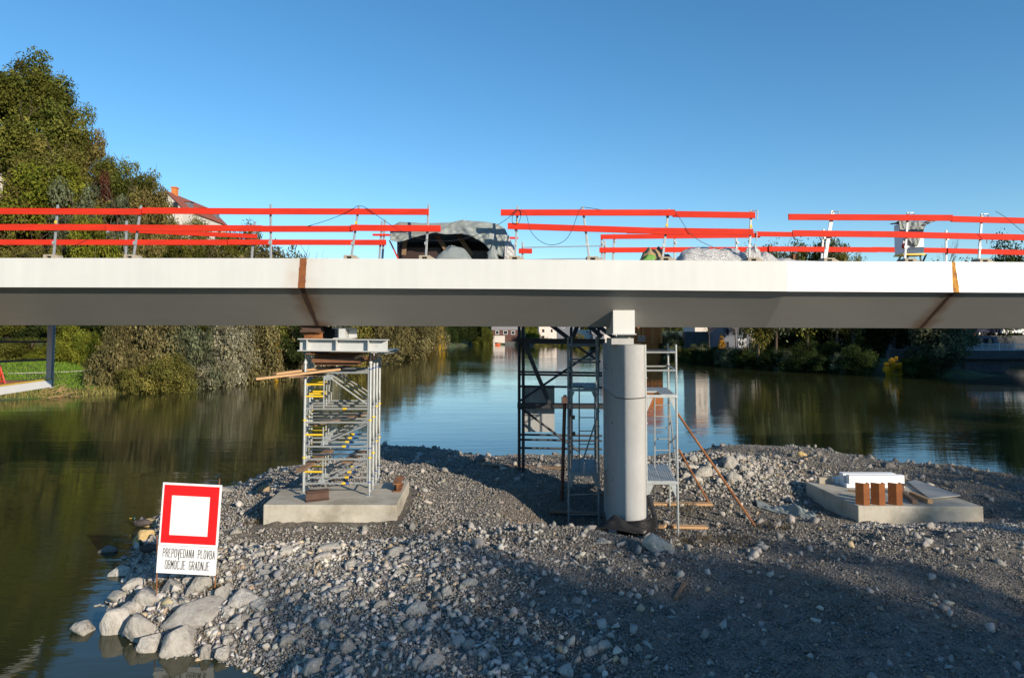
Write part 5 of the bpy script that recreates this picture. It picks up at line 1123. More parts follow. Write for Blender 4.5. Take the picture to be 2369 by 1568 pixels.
def ptree(X, Yt, d, wpx, kind, mat, label, name='tree', group=None, cat='tree', low=.25, bare=False, zmin=None, depthk=1.0):
    top = at(X, Yt, d); z0 = G(top.x, d); rx = wpx / 2 * d / FP
    if top.z < z0 + 1.5: z0 = top.z - 3.
    return tree(name, kind, mat, top.x, d, z0 - .2, top.z, rx, label, cat, group, rx * depthk if depthk != 1 else None, low=low if low > .06 else -.14, bare=bare)
S_ = lambda X: ip(X, SKX, SKY)
PUW = lambda u, w: Vector((math.cos(AZ), math.sin(AZ), 0)) * u + Vector((math.sin(AZ), -math.cos(AZ), 0)) * w
HG = 'trees covering the hillside at left'
for X, Y, d, w, k, mt, lb in [
    (-70, 85, 104, 210, 'round', 'green', 'tall green tree half outside the left edge on the hill'),
    (35, 106, 102, 190, 'round', 'green', 'tallest green tree on the hilltop at the left edge'),
    (112, 142, 104, 140, 'round', 'green', 'big green tree second from the left on the hilltop'),
    (155, 225, 101, 120, 'round', 'green', 'green tree stepping down from the tallest ones'),
    (203, 262, 104, 120, 'loose', 'brown', 'brown tinged feathery tree on the hill crest'),
    (232, 318, 108, 80, 'loose', 'olive', 'small olive tree leaning out at the end of the hill crest'),
    (60, 215, 97, 190, 'round', 'green', 'broad green tree below the tallest ones at left'),
    (130, 300, 96, 130, 'round', 'olive', 'dull olive tree in the middle of the hillside'),
    (105, 338, 90, 200, 'round', 'ygreen', 'large yellow green tree in the middle of the hillside'),
    (20, 390, 88, 170, 'round', 'brown', 'brown green tree at the left edge above the railing'),
    (182, 408, 88, 120, 'round', 'grey', 'grey green round tree just above the railing'),
    (245, 378, 100, 75, 'round', 'dred', 'dark red leaved tree below the hill crest'),
    (300, 364, 104, 110, 'round', 'green', 'dark green domed tree left of the white gabled house'),
    (262, 340, 104, 100, 'round', 'green', 'green tree filling the dip right of the crest'),
    (318, 372, 101, 120, 'round', 'green', 'green tree next to the brown one by the white gabled house'),
    (342, 396, 99, 105, 'round', 'brown', 'brown autumn tree right beside the white gabled house'),
    (275, 410, 92, 110, 'loose', 'grey', 'pale green light leaved tree below the domed one'),
    (228, 455, 84, 120, 'round', 'ygreen', 'light green bushy tree behind the railing'),
    (562, 494, 110, 120, 'bush', 'green', 'small bright pointed tree right of the white gabled house'),
    (690, 548, 100, 100, 'thin', 'grey', 'sparse wispy tree at the right end of the hillside'),
    (735, 566, 98, 70, 'thin', 'grey', 'last thin twiggy tree above the deck left of centre'),
    (622, 528, 100, 210, 'bush', 'willow', 'pale willow tree sloping down behind the railing'),
    (690, 556, 96, 210, 'bush', 'willow', 'low pale willow just above the deck edge')]:
    ptree(X, Y, d, w, k, mt, lb, group=HG)
pal = ['green', 'olive', 'ygreen', 'brown', 'olive', 'brown', 'olive', 'green', 'willow']
for X, Y, d in ((360, 466, 140), (388, 478, 138), (418, 490, 136), (450, 506, 136), (488, 519, 134), (525, 524, 134), (385, 525, 128), (425, 535, 126), (465, 540, 124), (510, 548, 122), (548, 540, 122)):
    ptree(X, Y, d, 88, 'round', random.choice(['green', 'olive', 'willow']), 'tree below the white gabled house', group='trees below the white gabled house')
GEN = dict(green='plain green tree packed into the wooded hillside', olive='olive tinged tree packed into the wooded hillside', ygreen='yellow green tree packed into the wooded hillside', brown='brown autumn tree packed into the wooded hillside', grey='grey green tree packed into the wooded hillside', dark='very dark tree in the shaded foot of the hillside', willow='pale willow like tree packed into the wooded hillside')
for row, (t, d) in enumerate(((.30, 98), (.48, 92), (.64, 86), (.80, 80), (.93, 75))):
    X = -260 + row * 23
    while X < 720:
        yt = lerp(S_(X) + 12, 735, t) + random.uniform(-14, 14); w = random.uniform(85, 150)
        if not (370 < X < 540 and yt < 560) and yt > 100:
            mt = random.choice(pal) if X < 360 else random.choice(['green', 'olive', 'willow', 'grey', 'green'])
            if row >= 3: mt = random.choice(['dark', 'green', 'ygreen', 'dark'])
            ptree(X, yt, d + random.uniform(-2, 2), w, random.choice(['round', 'round', 'loose', 'round']), mt, GEN[mt], group=HG)
        X += w * random.uniform(.52, .72)
for X in np.arange(-560, -240, 95): ptree(float(X), 120 + (X + 560) * -.15, 100, 240, 'round', 'green', 'big green tree of the hill beyond the left edge', group=HG)
# bright undergrowth behind the meadow
for X, Y, d, w, k, mt, lb in [(160, 735, 70, 110, 'bush', 'ygreen', 'bright yellow green shrub hanging over the meadow'), (212, 745, 69, 70, 'bush', 'ygreen', 'yellowish shrub at the right end of the meadow'), (40, 770, 73, 150, 'bush', 'green', 'dark green shrub behind the meadow at the left edge'),
                            (95, 800, 71, 90, 'bush', 'ygreen', 'low light green shrub at the top of the meadow'), (232, 800, 66, 60, 'bush', 'dark', 'dark shrub between meadow and willow bushes'), (-60, 740, 72, 160, 'bush', 'dark', 'dark shrub beyond the left edge behind the meadow')]:
    ptree(X, Y, d, w, k, mt, lb, 'shrub', 'shrubs at the edge of the meadow', 'shrub', low=.0)
WBG = 'willow bushes lining the left bank'
def bank_bush(X, Yt, Yb, w, mt, lb, grp=WBG, inn=1.2, kind='bush'):
    g = gp(X, Yb, 0); d = g.y + inn; top = at(X, Yt, d); tree('bush', kind, mt, top.x, d, -.3, top.z, w / 2 * d / FP, lb, 'bush', grp, low=-.16)
for X, Yt, Yb, w, mt, lb in [(278, 690, 908, 130, 'willow', 'brownish willow bush next to the meadow'), (345, 650, 904, 170, 'willow', 'big olive brown willow bush overhanging the bank'), (395, 790, 909, 120, 'olive', 'low mustard green bush at the waterline'),
                            (440, 670, 900, 150, 'grey', 'dull grey green bush behind the silver one'), (498, 800, 899, 110, 'silver', 'silvery willow bush hanging over the water'), (530, 690, 893, 150, 'silver', 'pale willow bush right of the silvery one'),
                            (600, 680, 886, 150, 'willow', 'grey green willow bush left of the tower planks'), (665, 700, 878, 130, 'willow', 'willow bush behind the planks of the tower'), (320, 820, 911, 110, 'olive', 'low olive bush at the water beside the meadow'),
                            (735, 680, 868, 150, 'silver', 'pale willow bush behind the header beam'), (800, 650, 860, 150, 'olive', 'reddish olive bush seen over the tower'), (880, 660, 843, 130, 'willow', 'pale willow bush just right of the tower'), (935, 690, 832, 120, 'willow', 'round pale willow bush right of the tower by the water'),
                            (985, 690, 820, 90, 'willow', 'last willow bush of the left bank before the bend')]:
    bank_bush(X, Yt, Yb, w, mt, lb)
bank_bush(845, 745, 850, 60, 'dred', 'small dark red bush right of the header beam'); bank_bush(1005, 745, 812, 46, 'yellow', 'bright yellow small tree among the last willow bushes', None, 9)
bank_bush(632, 770, 884, 36, 'yellow', 'small yellow sprig among the willow bushes', None, 1.0)
for X, Y, d, w, mt, lb in [(1060, 700, 262, 70, 'dark', 'dark green tree at the bend left of the brown house'), (1100, 690, 268, 80, 'dark', 'tall dark tree behind the bend'), (1128, 745, 262, 40, 'green', 'green tree touching the brown house'), (1035, 690, 240, 60, 'dark', 'dark tree just behind the yellow one'), (1108, 775, 262, 36, 'green', 'low shrub at the water left of the boat'),
                          (1233, 745, 285, 44, 'ygreen', 'bright green round tree between brown and pale houses'), (1210, 768, 280, 36, 'dark', 'dark shrub before the brown house'), (1272, 776, 262, 34, 'willow', 'pale shrub in front of the pale house'), (1345, 770, 235, 44, 'olive', 'olive shrub on the far bank left of the pier'), (1330, 765, 245, 24, 'orange', 'small orange shrub on the far bank'),
                          (1300, 785, 240, 40, 'green', 'low green shrub on the far shore'), (1255, 790, 250, 50, 'olive', 'low olive shrub on the far shore'), (1380, 780, 215, 40, 'dark', 'dark shrub left of the pier head')]:
    ptree(X, Y, d, w, 'bush' if w < 60 else 'round', mt, lb, group='trees at the river bend', low=.05)
RG = 'trees and shrubs on the right bank'
for X, Y, d, w, k, mt, lb, lo in [(1540, 765, 155, 46, 'bush', 'brown', 'brown willow shrub right beside the orange building', .05), (1562, 757, 152, 50, 'bush', 'willow', 'ochre willow shrub right of the orange building', .05), (1592, 766, 150, 46, 'bush', 'olive', 'yellowish willow shrub, rightmost of the ochre ones', .05),
    (1620, 786, 138, 60, 'bush', 'grey', 'grey green shrub below the retaining wall', .05), (1575, 800, 139, 80, 'bush', 'olive', 'low olive shrub at the water right of the scaffold', .0), (1650, 800, 128, 80, 'bush', 'dark', 'dark shrub at the water below the orange tree', .0), (1669, 769, 135, 26, 'cone', 'orange', 'small pointed orange tree on the right bank', .1),
    (1700, 700, 122, 50, None, 'dark', 'bare pale tree before the blue grey building', .2), (1745, 690, 118, 60, None, 'dark', 'bare dark tree right of the blue grey building', .2), (1640, 720, 132, 40, None, 'dark', 'thin bare tree left of the orange one', .2),
    (1735, 812, 112, 60, 'bush', 'dark', 'dark shrub by the white gate on the bank', .0), (1755, 800, 109, 44, 'bush', 'grey', 'grey green shrub hanging over the water', .0),
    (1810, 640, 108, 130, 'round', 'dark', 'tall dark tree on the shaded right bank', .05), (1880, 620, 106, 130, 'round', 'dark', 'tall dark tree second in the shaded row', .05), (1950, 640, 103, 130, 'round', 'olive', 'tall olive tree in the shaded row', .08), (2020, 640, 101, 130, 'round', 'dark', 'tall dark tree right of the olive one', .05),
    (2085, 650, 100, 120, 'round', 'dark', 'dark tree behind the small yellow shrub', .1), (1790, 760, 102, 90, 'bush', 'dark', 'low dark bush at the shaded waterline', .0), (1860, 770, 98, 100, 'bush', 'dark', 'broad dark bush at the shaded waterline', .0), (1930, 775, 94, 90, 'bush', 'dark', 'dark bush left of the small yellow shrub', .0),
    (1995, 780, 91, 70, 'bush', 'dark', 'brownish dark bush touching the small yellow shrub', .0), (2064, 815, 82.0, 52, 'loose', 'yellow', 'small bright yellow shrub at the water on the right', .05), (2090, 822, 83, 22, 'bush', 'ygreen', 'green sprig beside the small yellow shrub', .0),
    (2165, 690, 84, 170, 'round', 'grey', 'spreading grey green tree in front of the arch bridge', .05), (2225, 730, 86, 100, 'loose', 'grey', 'outer boughs tree hanging before the bridge railing', .3),
    (1790, 535, 97, 190, 'bush', 'grey', 'light leaved tree showing above the deck in the railing gap', .2), (1862, 520, 97, 190, 'bush', 'green', 'light leaved tree left of the thick white post', .2), (1930, 530, 97, 150, 'bush', 'grey', 'light leaved tree behind the thick white post', .2), (1968, 560, 97, 110, 'bush', 'olive', 'olive tree showing above the deck right of the white post', .2), (1750, 552, 97, 120, 'bush', 'olive', 'light leaved tree behind the crumpled film', .2),
    (2192, 545, 122, 70, None, 'dark', 'bare twiggy tree above the deck right of the covered box', .2), (2180, 578, 118, 190, 'bush', 'willow', 'pale treetop just above the deck right of the covered box', .2), (2345, 546, 112, 180, 'bush', 'dark', 'dark evergreen above the deck at the right edge', .2), (2290, 565, 113, 150, 'bush', 'dark', 'dark treetop above the deck left of the evergreen', .2), (2420, 560, 112, 110, 'round', 'dark', 'dark treetop beyond the right edge', .2),
    (1720, 640, 130, 90, 'round', 'dark', 'dark tree behind the blue grey building', .2)]:
    ptree(X, Y, d, w, k, mt, lb, group=RG, low=lo, bare=k is None)
for k, X in enumerate(np.arange(1560, 2150, 34)):
    if 2030 < X < 2105: continue
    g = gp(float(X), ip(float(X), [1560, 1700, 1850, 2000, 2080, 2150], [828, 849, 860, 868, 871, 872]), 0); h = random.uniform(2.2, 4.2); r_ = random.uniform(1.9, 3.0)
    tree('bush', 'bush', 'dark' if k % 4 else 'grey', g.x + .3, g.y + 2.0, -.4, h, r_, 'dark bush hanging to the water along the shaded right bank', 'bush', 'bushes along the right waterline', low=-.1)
# unseen trees added for their shade: right hill, bank behind the camera
for k in range(12):
    p = PUW(82 + k * 1.6, 15 + random.uniform(-3, 3)); z = max(G(p.x, p.y), .3); tree('tree', 'round', 'dark', p.x, p.y, z - .3, z + random.uniform(17, 20), 4.5, 'dense unseen tree added beyond the right edge to shade the right bank', 'tree', 'unseen trees added to shade the right bank', low=.05)
for k in range(60):
    x, y = 92 + random.gauss(0, 11), 52 + random.gauss(0, 12); z = G(x, y)
    if x / max(y, 1) > .95: tree('tree', 'round', random.choice(['dark', 'green']), x, y, z - .3, z + random.uniform(10, 14), random.uniform(4.5, 6), 'dense unseen tree added beyond the right edge to shade the right bank', 'tree', 'unseen trees added to shade the right bank', low=.1)
PU = Vector((math.cos(AZ), math.sin(AZ), 0)); PW = Vector((math.sin(AZ), -math.cos(AZ), 0)); TE = math.tan(EL)
HU = [2.5, 3.3, 4, 5, 6, 7, 8, 9, 10.3, 11.5, 12.6, 14, 15.5, 16.7, 18, 19.5, 22, 30, 60]
HV = [1.6, 2.4, 3.0, 3.6, 4.4, 5.2, 5.6, 5.4, 4.8, 3.7, 2.9, 2.3, 2.1, 2.0, 2.4, 3.0, 3.6, 4.4, 5.0]  # crown tops shaped so their shade covers the right foreground
u = 6.7; kk = 0
while u < 60:
    w = 44 + random.uniform(-3, 3); rr = random.uniform(1.5, 2.3) if u < 22 else 3.2; p = PU * u + PW * w; z = G(p.x, p.y); zt = ip(u, HU, HV) + w * TE + random.uniform(.45, .95)
    tree('tree', 'round', random.choice(['green', 'olive']), p.x, p.y, z - .2, zt, rr * 1.25, 'unseen tree added behind the viewpoint to shade the foreground', 'tree', 'unseen trees added to shade the foreground', low=.30)
    u += rr * .55; kk += 1
for u in list(np.arange(9.6, 60, 2.6)) + list(np.arange(10.9, 60, 2.6)):
    w = 52 + random.uniform(-2, 2); p = PU * float(u) + PW * w; z = G(p.x, p.y); zt = ip(float(u), HU, HV) + w * TE - random.uniform(.5, 1.3)
    tree('tree', 'round', 'green', p.x, p.y, z - .2, zt, 3.0, 'unseen tree added behind the viewpoint to shade the foreground', 'tree', 'unseen trees added to shade the foreground', low=.2)

# far wood behind the town
def far_wood():
    rg = np.random.default_rng(5); n = 60000; x = rg.uniform(-260, 330, n); y = rg.uniform(330, 420, n); z = Gz(x, y) + rg.random(n) ** .5 * (6 + 3 * vnoise(x, y, .06)); s = .9
    a = rg.uniform(0, 6.28, n); nv = rg.normal(0, 1, (n, 3)); nv[:, 1] -= 1; nv /= np.linalg.norm(nv, axis=1)[:, None]; t = np.cross(nv, rg.normal(0, 1, (n, 3))); t /= np.linalg.norm(t, axis=1)[:, None]; b = np.cross(nv, t); P = np.stack([x, y, z], -1)
    V = np.stack([P - t * s, P - b * s * .7, P + t * s, P + b * s * .7], 1).reshape(-1, 3); tone = rg.uniform(.6, 1.3, n)
    o = npmesh('far_wood', V, np.arange(n * 4).reshape(-1, 4), LM['green'], np.stack([tone, rg.random(n), tone], -1)); tag(o, 'wooded hill behind the town far upriver', 'wood', kind='stuff')
far_wood()
# grass on the left bank
def grass():
    rg = np.random.default_rng(9); n = 60000; x = rg.uniform(-52, -26, n); y = rg.uniform(44, 74, n); s = -poly_sd(x, y, RIVER); k = (s > .1) & (s < 17); x, y, s = x[k], y[k], s[k]; n = len(x); z = Gz(x, y)
    h = rg.uniform(.06, .20, n) * np.where(s < 2.0, 2.2, 1); a = rg.uniform(0, 6.28, n); d = np.stack([np.cos(a), np.sin(a), 0 * a], -1) * .045; P = np.stack([x, y, z - .02], -1); up = np.stack([rg.normal(0, .06, n), rg.normal(0, .06, n), h], -1)
    V = np.stack([P - d, P + d, P + d * .3 + up, P - d * .3 + up], 1).reshape(-1, 3); tone = rg.uniform(.7, 1.4, n); mixv = np.where(s < 2.0, rg.uniform(.6, 1, n), rg.uniform(0, .35, n))
    o = npmesh('meadow_grass', V, np.arange(n * 4).reshape(-1, 4), leafmat('grass_blade', (.11, .23, .02), (.26, .20, .08)), np.stack([tone, mixv, tone], -1)); tag(o, 'short green meadow grass with dry stalks along the left waterline', 'grass', kind='stuff')
grass()
def hitG(X, Y): 
    r = ray(X, Y); st = r / r.y; d = 40.
    while d < 200:
        q = Vector((0, 0, CAMZ)) + st * d
        if q.z < G(q.x, q.y): return q
        d += .5
    return at(X, Y, 60)
m = MB(); pts = [hitG(X, Y) + Vector((0, 0, .12)) for X, Y in ((-60, 872), (0, 867), (60, 866), (130, 864), (190, 861), (235, 858))]
for a, b in zip(pts, pts[1:]): m.bar(a, b, .35, .05)
o = m.build('meadow_path', M('pale_kerb', (.38, .36, .32), .9)); tag(o, kind='structure')
m = MB()
for k in range(26):
    X = random.uniform(60, 145); a = hitG(X, 915 + random.uniform(-10, 6)); m.tube(a, a + Vector((random.uniform(.4, 1.8), random.uniform(-.4, .4), random.uniform(.05, .8))), .03, 4, .008)
tag(m.build('driftwood', m_wood), 'heap of pale driftwood branches at the left waterline', 'driftwood')

# ------------------------------------------------------------------ buildings
def house(label, X0, X1, Yb, Yeave, d, depth, wall, roof, ridge_h=2.5, wins=(), axis='x', cat='house', yaw=0., chim=None, frame=None, name='house', zlow=None):
    a, b = at(X0, Yb, d), at(X1, Yb, d); w = b.x - a.x; zb = min(G((a.x + b.x) / 2, d), a.z) - .5; ze = at((X0 + X1) / 2, Yeave, d).z; cx = (a.x + b.x) / 2
    e = empty(name, (cx, d, zb), label, cat)
    m = MB(); m.box((cx, d + depth / 2, (zb + ze) / 2), (w, depth, ze - zb))
    if axis == 'y': m.extr([(a.x, d, ze), (b.x, d, ze), (cx, d, ze + ridge_h)], (0, depth, 0))
    else: m.extr([(a.x, d, ze), (a.x, d + depth, ze), (a.x, d + depth / 2, ze + ridge_h)], (w, 0, 0)) if ridge_h > 0 else None
    m.build('wall', wall, e)
    if ridge_h > 0:
        m = MB(); o_ = .35; t = .18
        if axis == 'y':
            for s in (-1, 1):
                ex = cx + s * (w / 2 + o_); ez = ze - ridge_h * o_ / (w / 2); m.extr([(ex, d - o_, ez), (cx, d - o_, ze + ridge_h), (cx, d - o_, ze + ridge_h + t), (ex, d - o_, ez + t)], (0, depth + 2 * o_, 0))
        else:
            for s in (-1, 1):
                ey = d + depth / 2 + s * (depth / 2 + o_); ez = ze - ridge_h * o_ / (depth / 2); m.extr([(a.x - o_, ey, ez), (a.x - o_, d + depth / 2, ze + ridge_h), (a.x - o_, d + depth / 2, ze + ridge_h + t), (a.x - o_, ey, ez + t)], (w + 2 * o_, 0, 0))
        rf = m.build('roof', roof, e)
        if chim:
            c = MB(); cxx, cyy, ch = chim; c.box((cx + cxx, d + cyy, ze + ridge_h + ch / 2 - .3), (1.0, 1.4, ch)).box((cx + cxx, d + cyy, ze + ridge_h + ch - .2), (1.3, 1.7, .25)); q = c.build('chimney', m_orangew, e)
    for x0, x1, y0, y1 in wins:
        p, q = at(x0, y1, d), at(x1, y0, d); f = MB(); f.box(((p.x + q.x) / 2, d - .03, (p.z + q.z) / 2), (q.x - p.x + .2, .10, q.z - p.z + .2)).build('window', frame or m_white, e)
        g = MB().box(((p.x + q.x) / 2, d - .085, (p.z + q.z) / 2), (q.x - p.x - .05, .02, q.z - p.z - .05)).build('pane', m_glass, None); g.parent = e.children[-1]; g.data.transform(Matrix.Translation(-Vector((cx, d, zb))))
    return e
def win_child(): pass
def buildings():
    e = house('white gabled house with a red roof high on the wooded hill', 345, 423, 520, 482, 160, 24, m_wall, m_roofr, 3.8, [(401, 412, 468, 482)], 'y', chim=(-.1, 4.0, 1.9), frame=m_greyw)
    w = 7.6
    base = Vector(e.location); pk = at(384, 443, 160)
    for yy, s in ((166, .9), (174, .8), (181, .8)):
        m = MB(); x = at(384, 460, 160).x + 2.3; z = pk.z - 2.2; m.box((x + .2, yy, z), (1.3, 1.7, 1.5)).build('dormer', m_greyw, e)
        m = MB(); m.box((x + .3, yy, z + .85), (1.7, 2.1, .14)).build('dormer_roof', m_roofr, e)
    house('small red roof peeping from the trees at the left edge', -110, 8, 322, 314, 96.5, 8, m_wall, m_roofr, 1.4, (), 'x')
    house('brown timber clad house with a grey roof far upriver', 1139, 1204, 797, 762, 285, 12, m_brownw, m_roofg, 4.5, [(1147, 1154, 765, 773), (1165, 1174, 765, 773), (1183, 1191, 766, 773)], 'x')
    m = house('low white boathouse under the brown house', 1139, 1168, 797, 776.5, 283.5, 1.4, m_wall, m_roofg, 0)
    house('grey retaining wall below the brown house', 1168, 1245, 799, 790, 280, 2, m_stonew, m_roofg, 0, cat='wall', name='quay_wall')
    house('pale pink house with small dark windows far upriver', 1247, 1288, 795, 748, 290, 12, m_pink, m_roofg, 3.5, [(1255, 1259, 762, 768), (1275, 1278, 762, 768), (1255, 1259, 777, 783)], 'x', frame=m_brownw)
    house('dark grey building behind the trestle far upriver', 1289, 1342, 780, 735, 300, 12, m_greyw, m_roofg, 4.0, [(1300, 1305, 752, 758), (1318, 1323, 752, 758)], 'x')
    house('low white building left of the pier head far upriver', 1340, 1380, 790, 763, 255, 10, m_wall, m_roofg, 0, [(1355, 1362, 766, 769), (1366, 1373, 766, 769)], 'x')
    house('dark shed with a grey roof left of the pier head', 1372, 1398, 795, 772, 235, 8, m_greyw, m_roofg, 1.5)
    house('tall white house hidden behind the girder left of the pier', 1395, 1440, 790, 700, 245, 12, m_wall, m_roofr, 4)
    o = house('orange building with a columned porch right of the pier', 1468, 1533, 800, 690, 155, 12, m_orangew, m_roofr, 3.5, [(1482, 1487, 735, 750), (1500, 1505, 735, 750), (1517, 1522, 735, 750)], 'x', frame=m_wall)
    m = MB(); 
    for X in (1478.5, 1487.5, 1509, 1529): p = at(X, 790, 153.6); m.box((p.x, 153.6, p.z + 2.2), (.55, .6, 5.2))
    m.build('porch_column', m_orangew, o)
    m = MB(); p, q = at(1476, 792, 152.9), at(1494, 792, 152.9)
    for k in range(4): m.box(((p.x + q.x) / 2, 152.9, p.z + .3 + k * .35), (q.x - p.x, .08, .12))
    m.build('porch_railing', m_wall, o)
    house('cream building high behind the ochre shrubs', 1608, 1637, 775, 655, 175, 12, m_wall, m_roofr, 3, [(1614, 1618, 700, 712), (1626, 1630, 700, 712)], 'x', frame=m_greyw)
    house('dark stone retaining wall on the right bank', 1585, 1672, 800, 767, 148, 2, m_stonew, m_roofg, 0, cat='wall', name='retaining_wall')
    house('blue grey building with tall windows on the right bank', 1674, 1733, 812, 690, 136, 10, m_greyw, m_roofg, 2.5, [(1680, 1686, 760, 775), (1694, 1700, 760, 775), (1708, 1714, 760, 775), (1722, 1728, 760, 775), (1680, 1686, 790, 803), (1708, 1714, 790, 803)], 'x', frame=m_greyw)
    house('cream building behind bare trees on the right bank', 1735, 1774, 790, 655, 150, 10, m_wall, m_roofr, 3, [(1741, 1746, 700, 712), (1757, 1762, 700, 712)], 'x', frame=m_greyw)
    house('orange house hidden behind the girder at right', 2205, 2260, 790, 655, 128, 12, m_orangew, m_roofr, 3, [(2215, 2222, 690, 705), (2240, 2247, 690, 705)], 'x')
    house('dark kiosk with a flat roof behind the arch bridge railing', 2222, 2308, 815, 778, 104, 5, m_greyw, m_roofg, 0, [(2235, 2262, 784, 800), (2270, 2296, 784, 800)], 'x', cat='kiosk', name='kiosk', frame=m_dark)
buildings()
# white gate on the right bank
m = MB()
for k in range(9): p = at(1709 + k * 2.1, 800, 124); m.box((p.x, 124, p.z + .5), (.06, .05, 1.6))
p, q = at(1708, 804, 124), at(1728, 804, 124); m.box(((p.x + q.x) / 2, 124, p.z + 1.4), (q.x - p.x, .07, .08)); tag(m.build('white_fence', m_white), 'short white railing on the right bank', 'fence')
# boats
bt = empty('rowing_boat', gp(1140, 798.5, 0), 'small orange and white boat moored below the brown house', 'boat'); bp = bt.location
m = MB(); L_ = 2.6
vs = []
for k, (x, w, z) in enumerate(((-1, .35, .75), (-.4, .5, .6), (.5, .5, .6), (1.1, .04, .85))): vs += [(x * L_, -w * 1.6, z), (x * L_, w * 1.6, z), (x * L_, -w * .8, -.05), (x * L_, w * .8, -.05)]
m.add(vs, [(4 * k + a, 4 * k + b, 4 * k + 4 + b, 4 * k + 4 + a) for k in range(3) for a, b in ((0, 2), (2, 3), (3, 1))] + [(0, 1, 3, 2), (12, 14, 15, 13)]); h = m.build('hull', M('boat_orange', (.55, .10, .03), .5)); h.parent = bt; h.modifiers.new('s', 'SOLIDIFY').thickness = .06
m = MB(); m.box((-1.2, 0, 1.1), (2.2, 1.3, 1.0)).box((-1.3, 0, 2.0), (1.3, 1.1, .8)); h = m.build('cabin', m_white, bevel=.08); h.parent = bt
tag(MB().box((gp(1131, 799, 0).x, gp(1131, 799, 0).y + 1, .5), (4.5, 2.5, 1.0)).build('white_jetty', m_wall), 'low white jetty beside the orange boat', 'jetty')

# arch bridge at the far right, railing, people, cars
dA = 90.
ab = empty('arch_bridge', at(2300, 860, dA), 'dark concrete arch road bridge at the right edge', 'bridge')
xa, xb = at(2140, 800, dA).x, 96.; zd = at(2300, 811, dA).z; zb1 = at(2300, 830, dA).z
m = MB(); zs = -.3; xs0 = at(2325, 860, dA).x; xm = xs0 + 11; N = 16
poly = [(xa, -.5), (xa, zb1), (xb, zb1), (xb, -.5), (xm + 11, -.5)] + [(xm + 11 * math.cos(math.pi * k / N), -.3 + 2.15 * math.sin(math.pi * k / N)) for k in range(N + 1)] + [(xm - 11, -.5)]
m.extr([(a, dA + .25, b) for a, b in poly], (0, 7.5, 0)); m.build('arch', m_stonew, ab)
m = MB(); m.box(((xa + xb) / 2, dA + 4, (zd + zb1) / 2), (xb - xa, 8.6, zd - zb1 - .004)).build('deck_slab', m_stonew, ab)
rl = empty('bridge_railing', at(2290, 811, dA), 'pale picket railing along the arch bridge', 'railing')
m = MB(); x = xa + 1
while x < xb: m.box((x, dA, zd + .46), (.045, .03, .78)); x += .16
m.build('picket', m_whitep, rl); m = MB(); m.box(((xa + xb) / 2, dA, zd + .87), (xb - xa - 2, .06, .05)).box(((xa + xb) / 2, dA, zd + .08), (xb - xa - 2, .05, .04)); m.build('rail', m_whitep, rl)
for X in (2160, 2220, 2312, 2345, 2379):
    p = at(X, 805, dA); m = MB(); m.box((p.x, dA - .04, zd + .48), (.09, .08, 1.05)).box((p.x, dA - .04, zd + 1.04), (.14, .13, .08)); m.build('post', m_whitep, rl)
zr2 = at(2340, 776, 112).z
o = MB().box((94, 116, (zr2 - 1) / 2), (60, 12, zr2 + 1)).build('raised_road', m_stonew); tag(o, kind='structure'); o.location.z = 0
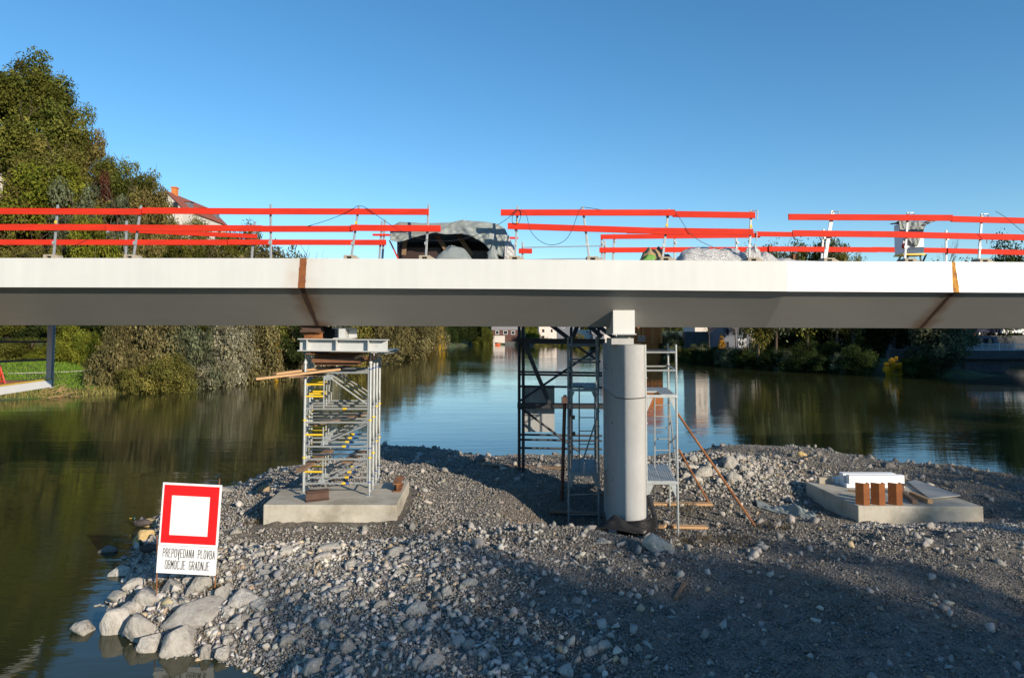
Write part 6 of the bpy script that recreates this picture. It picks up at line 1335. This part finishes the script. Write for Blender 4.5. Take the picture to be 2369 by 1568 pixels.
def person(X, Yfoot, hpx, d, top, bottom, label, stride=.22, face=0.):
    sc = hpx * d / FP / 1.75; e = empty('person', (at(X, Yfoot, d).x, d, zd + .01), label, 'person', rz=face); e.scale = (sc,) * 3
    J = dict(pel=(0, 0, .95, .13), chest=(0, 0, 1.30, .16), neck=(.02, 0, 1.50, .055), head0=(.03, 0, 1.60, .085), head1=(.03, 0, 1.70, .08), ls=(0, .18, 1.40, .06), le=(-.10, .23, 1.14, .045), lh=(.02, .24, .90, .03), rs=(0, -.18, 1.40, .06), re=(.0, -.23, 1.13, .045), rh=(.16, -.22, .95, .03),
             lk=(stride * .55, .09, .50, .065), la=(stride, .09, .08, .045), lt=(stride + .16, .09, .04, .035), rk=(-stride * .2, -.09, .50, .065), ra=(-stride - .05, -.09, .10, .045), rt=(-stride + .1, -.09, .04, .035))
    def sk_(name, ch, mat, kr=1.0):
        names = []; ed = []
        for c in ch:
            for n_ in c:
                if n_ not in names: names.append(n_)
            ed += [(names.index(c[i]), names.index(c[i + 1])) for i in range(len(c) - 1)]
        me = bpy.data.meshes.new(name); me.from_pydata([J[n_][:3] for n_ in names], ed, []); o = bpy.data.objects.new(name, me); COL.objects.link(o); o.parent = e; me.materials.append(mat)
        s = o.modifiers.new('skin', 'SKIN'); 
        for i, n_ in enumerate(names): me.skin_vertices[0].data[i].radius = (J[n_][3] * kr,) * 2
        me.skin_vertices[0].data[0].use_root = True; o.modifiers.new('sub', 'SUBSURF').levels = 1; return o
    b_ = sk_('body', [('pel', 'chest', 'neck', 'head0', 'head1'), ('chest', 'ls', 'le', 'lh'), ('chest', 'rs', 're', 'rh'), ('pel', 'lk', 'la', 'lt'), ('pel', 'rk', 'ra', 'rt')], m_skin)
    sk_('jacket', [('pel', 'chest'), ('chest', 'ls', 'le'), ('chest', 'rs', 're')], top, 1.22); sk_('trousers', [('pel', 'lk', 'la'), ('pel', 'rk', 'ra')], bottom, 1.2)
    m = MB(); m.path([(-.05, 0, 1.60), (-.03, 0, 1.72), (.03, 0, 1.78), (.07, 0, 1.74)], [.05, .08, .07, .03], 8); h = m.build('hair', m_hair, smooth=True); h.parent = e
person(2272, 814, 31, dA + 1.2, m_clothd, m_jean, 'person in a dark top and pale trousers walking on the arch bridge', face=R(200))
person(2291, 813, 31, dA + 1.3, m_clothl, m_clothl, 'person in a long pale yellow coat walking on the arch bridge', .12, face=R(170))
def car(X, d, L, body, label, zg):
    c = at(X, 775, d); e = empty('parked_car', (c.x, d, zg), label, 'car'); m = MB()
    sil = [(-2.1, .35), (-2.12, .8), (-1.95, .98), (-1.5, 1.05), (-.9, 1.42), (.6, 1.48), (1.3, 1.35), (1.75, 1.0), (2.05, .9), (2.1, .4)]
    m.extr([(x, -.85, z) for x, z in sil], (0, 1.7, 0)); b = m.build('body', body, bevel=.06); b.parent = e
    m = MB(); m.extr([(x, -.862, z) for x, z in [(-1.4, 1.02), (-.9, 1.34), (.55, 1.40), (1.25, 1.28), (1.5, 1.02)]], (0, 1.724, 0)); g = m.build('side_window', m_glass); g.parent = e
    for x in (-1.35, 1.3):
        for y in (-.87, .67): w = MB().tube((x, y, .32), (x, y + .2, .32), .32, 16).build('wheel', m_tyre); w.parent = e; h = MB().tube((x, y - .01, .32), (x, y + .01, .32), .18, 12).build('rim', m_alu); h.parent = w
    for y in (-.6, .6): l = MB().box((2.08, y, .72), (.08, .3, .12)).build('headlight', m_white); l.parent = e
car(2340, 112.0, 4.2, m_carw, 'white car parked on the raised road at the right edge', zr2 + .004)
car(2277, 112.4, 4.2, m_card, 'dark car parked left of the white one on the raised road', zr2 + .004)
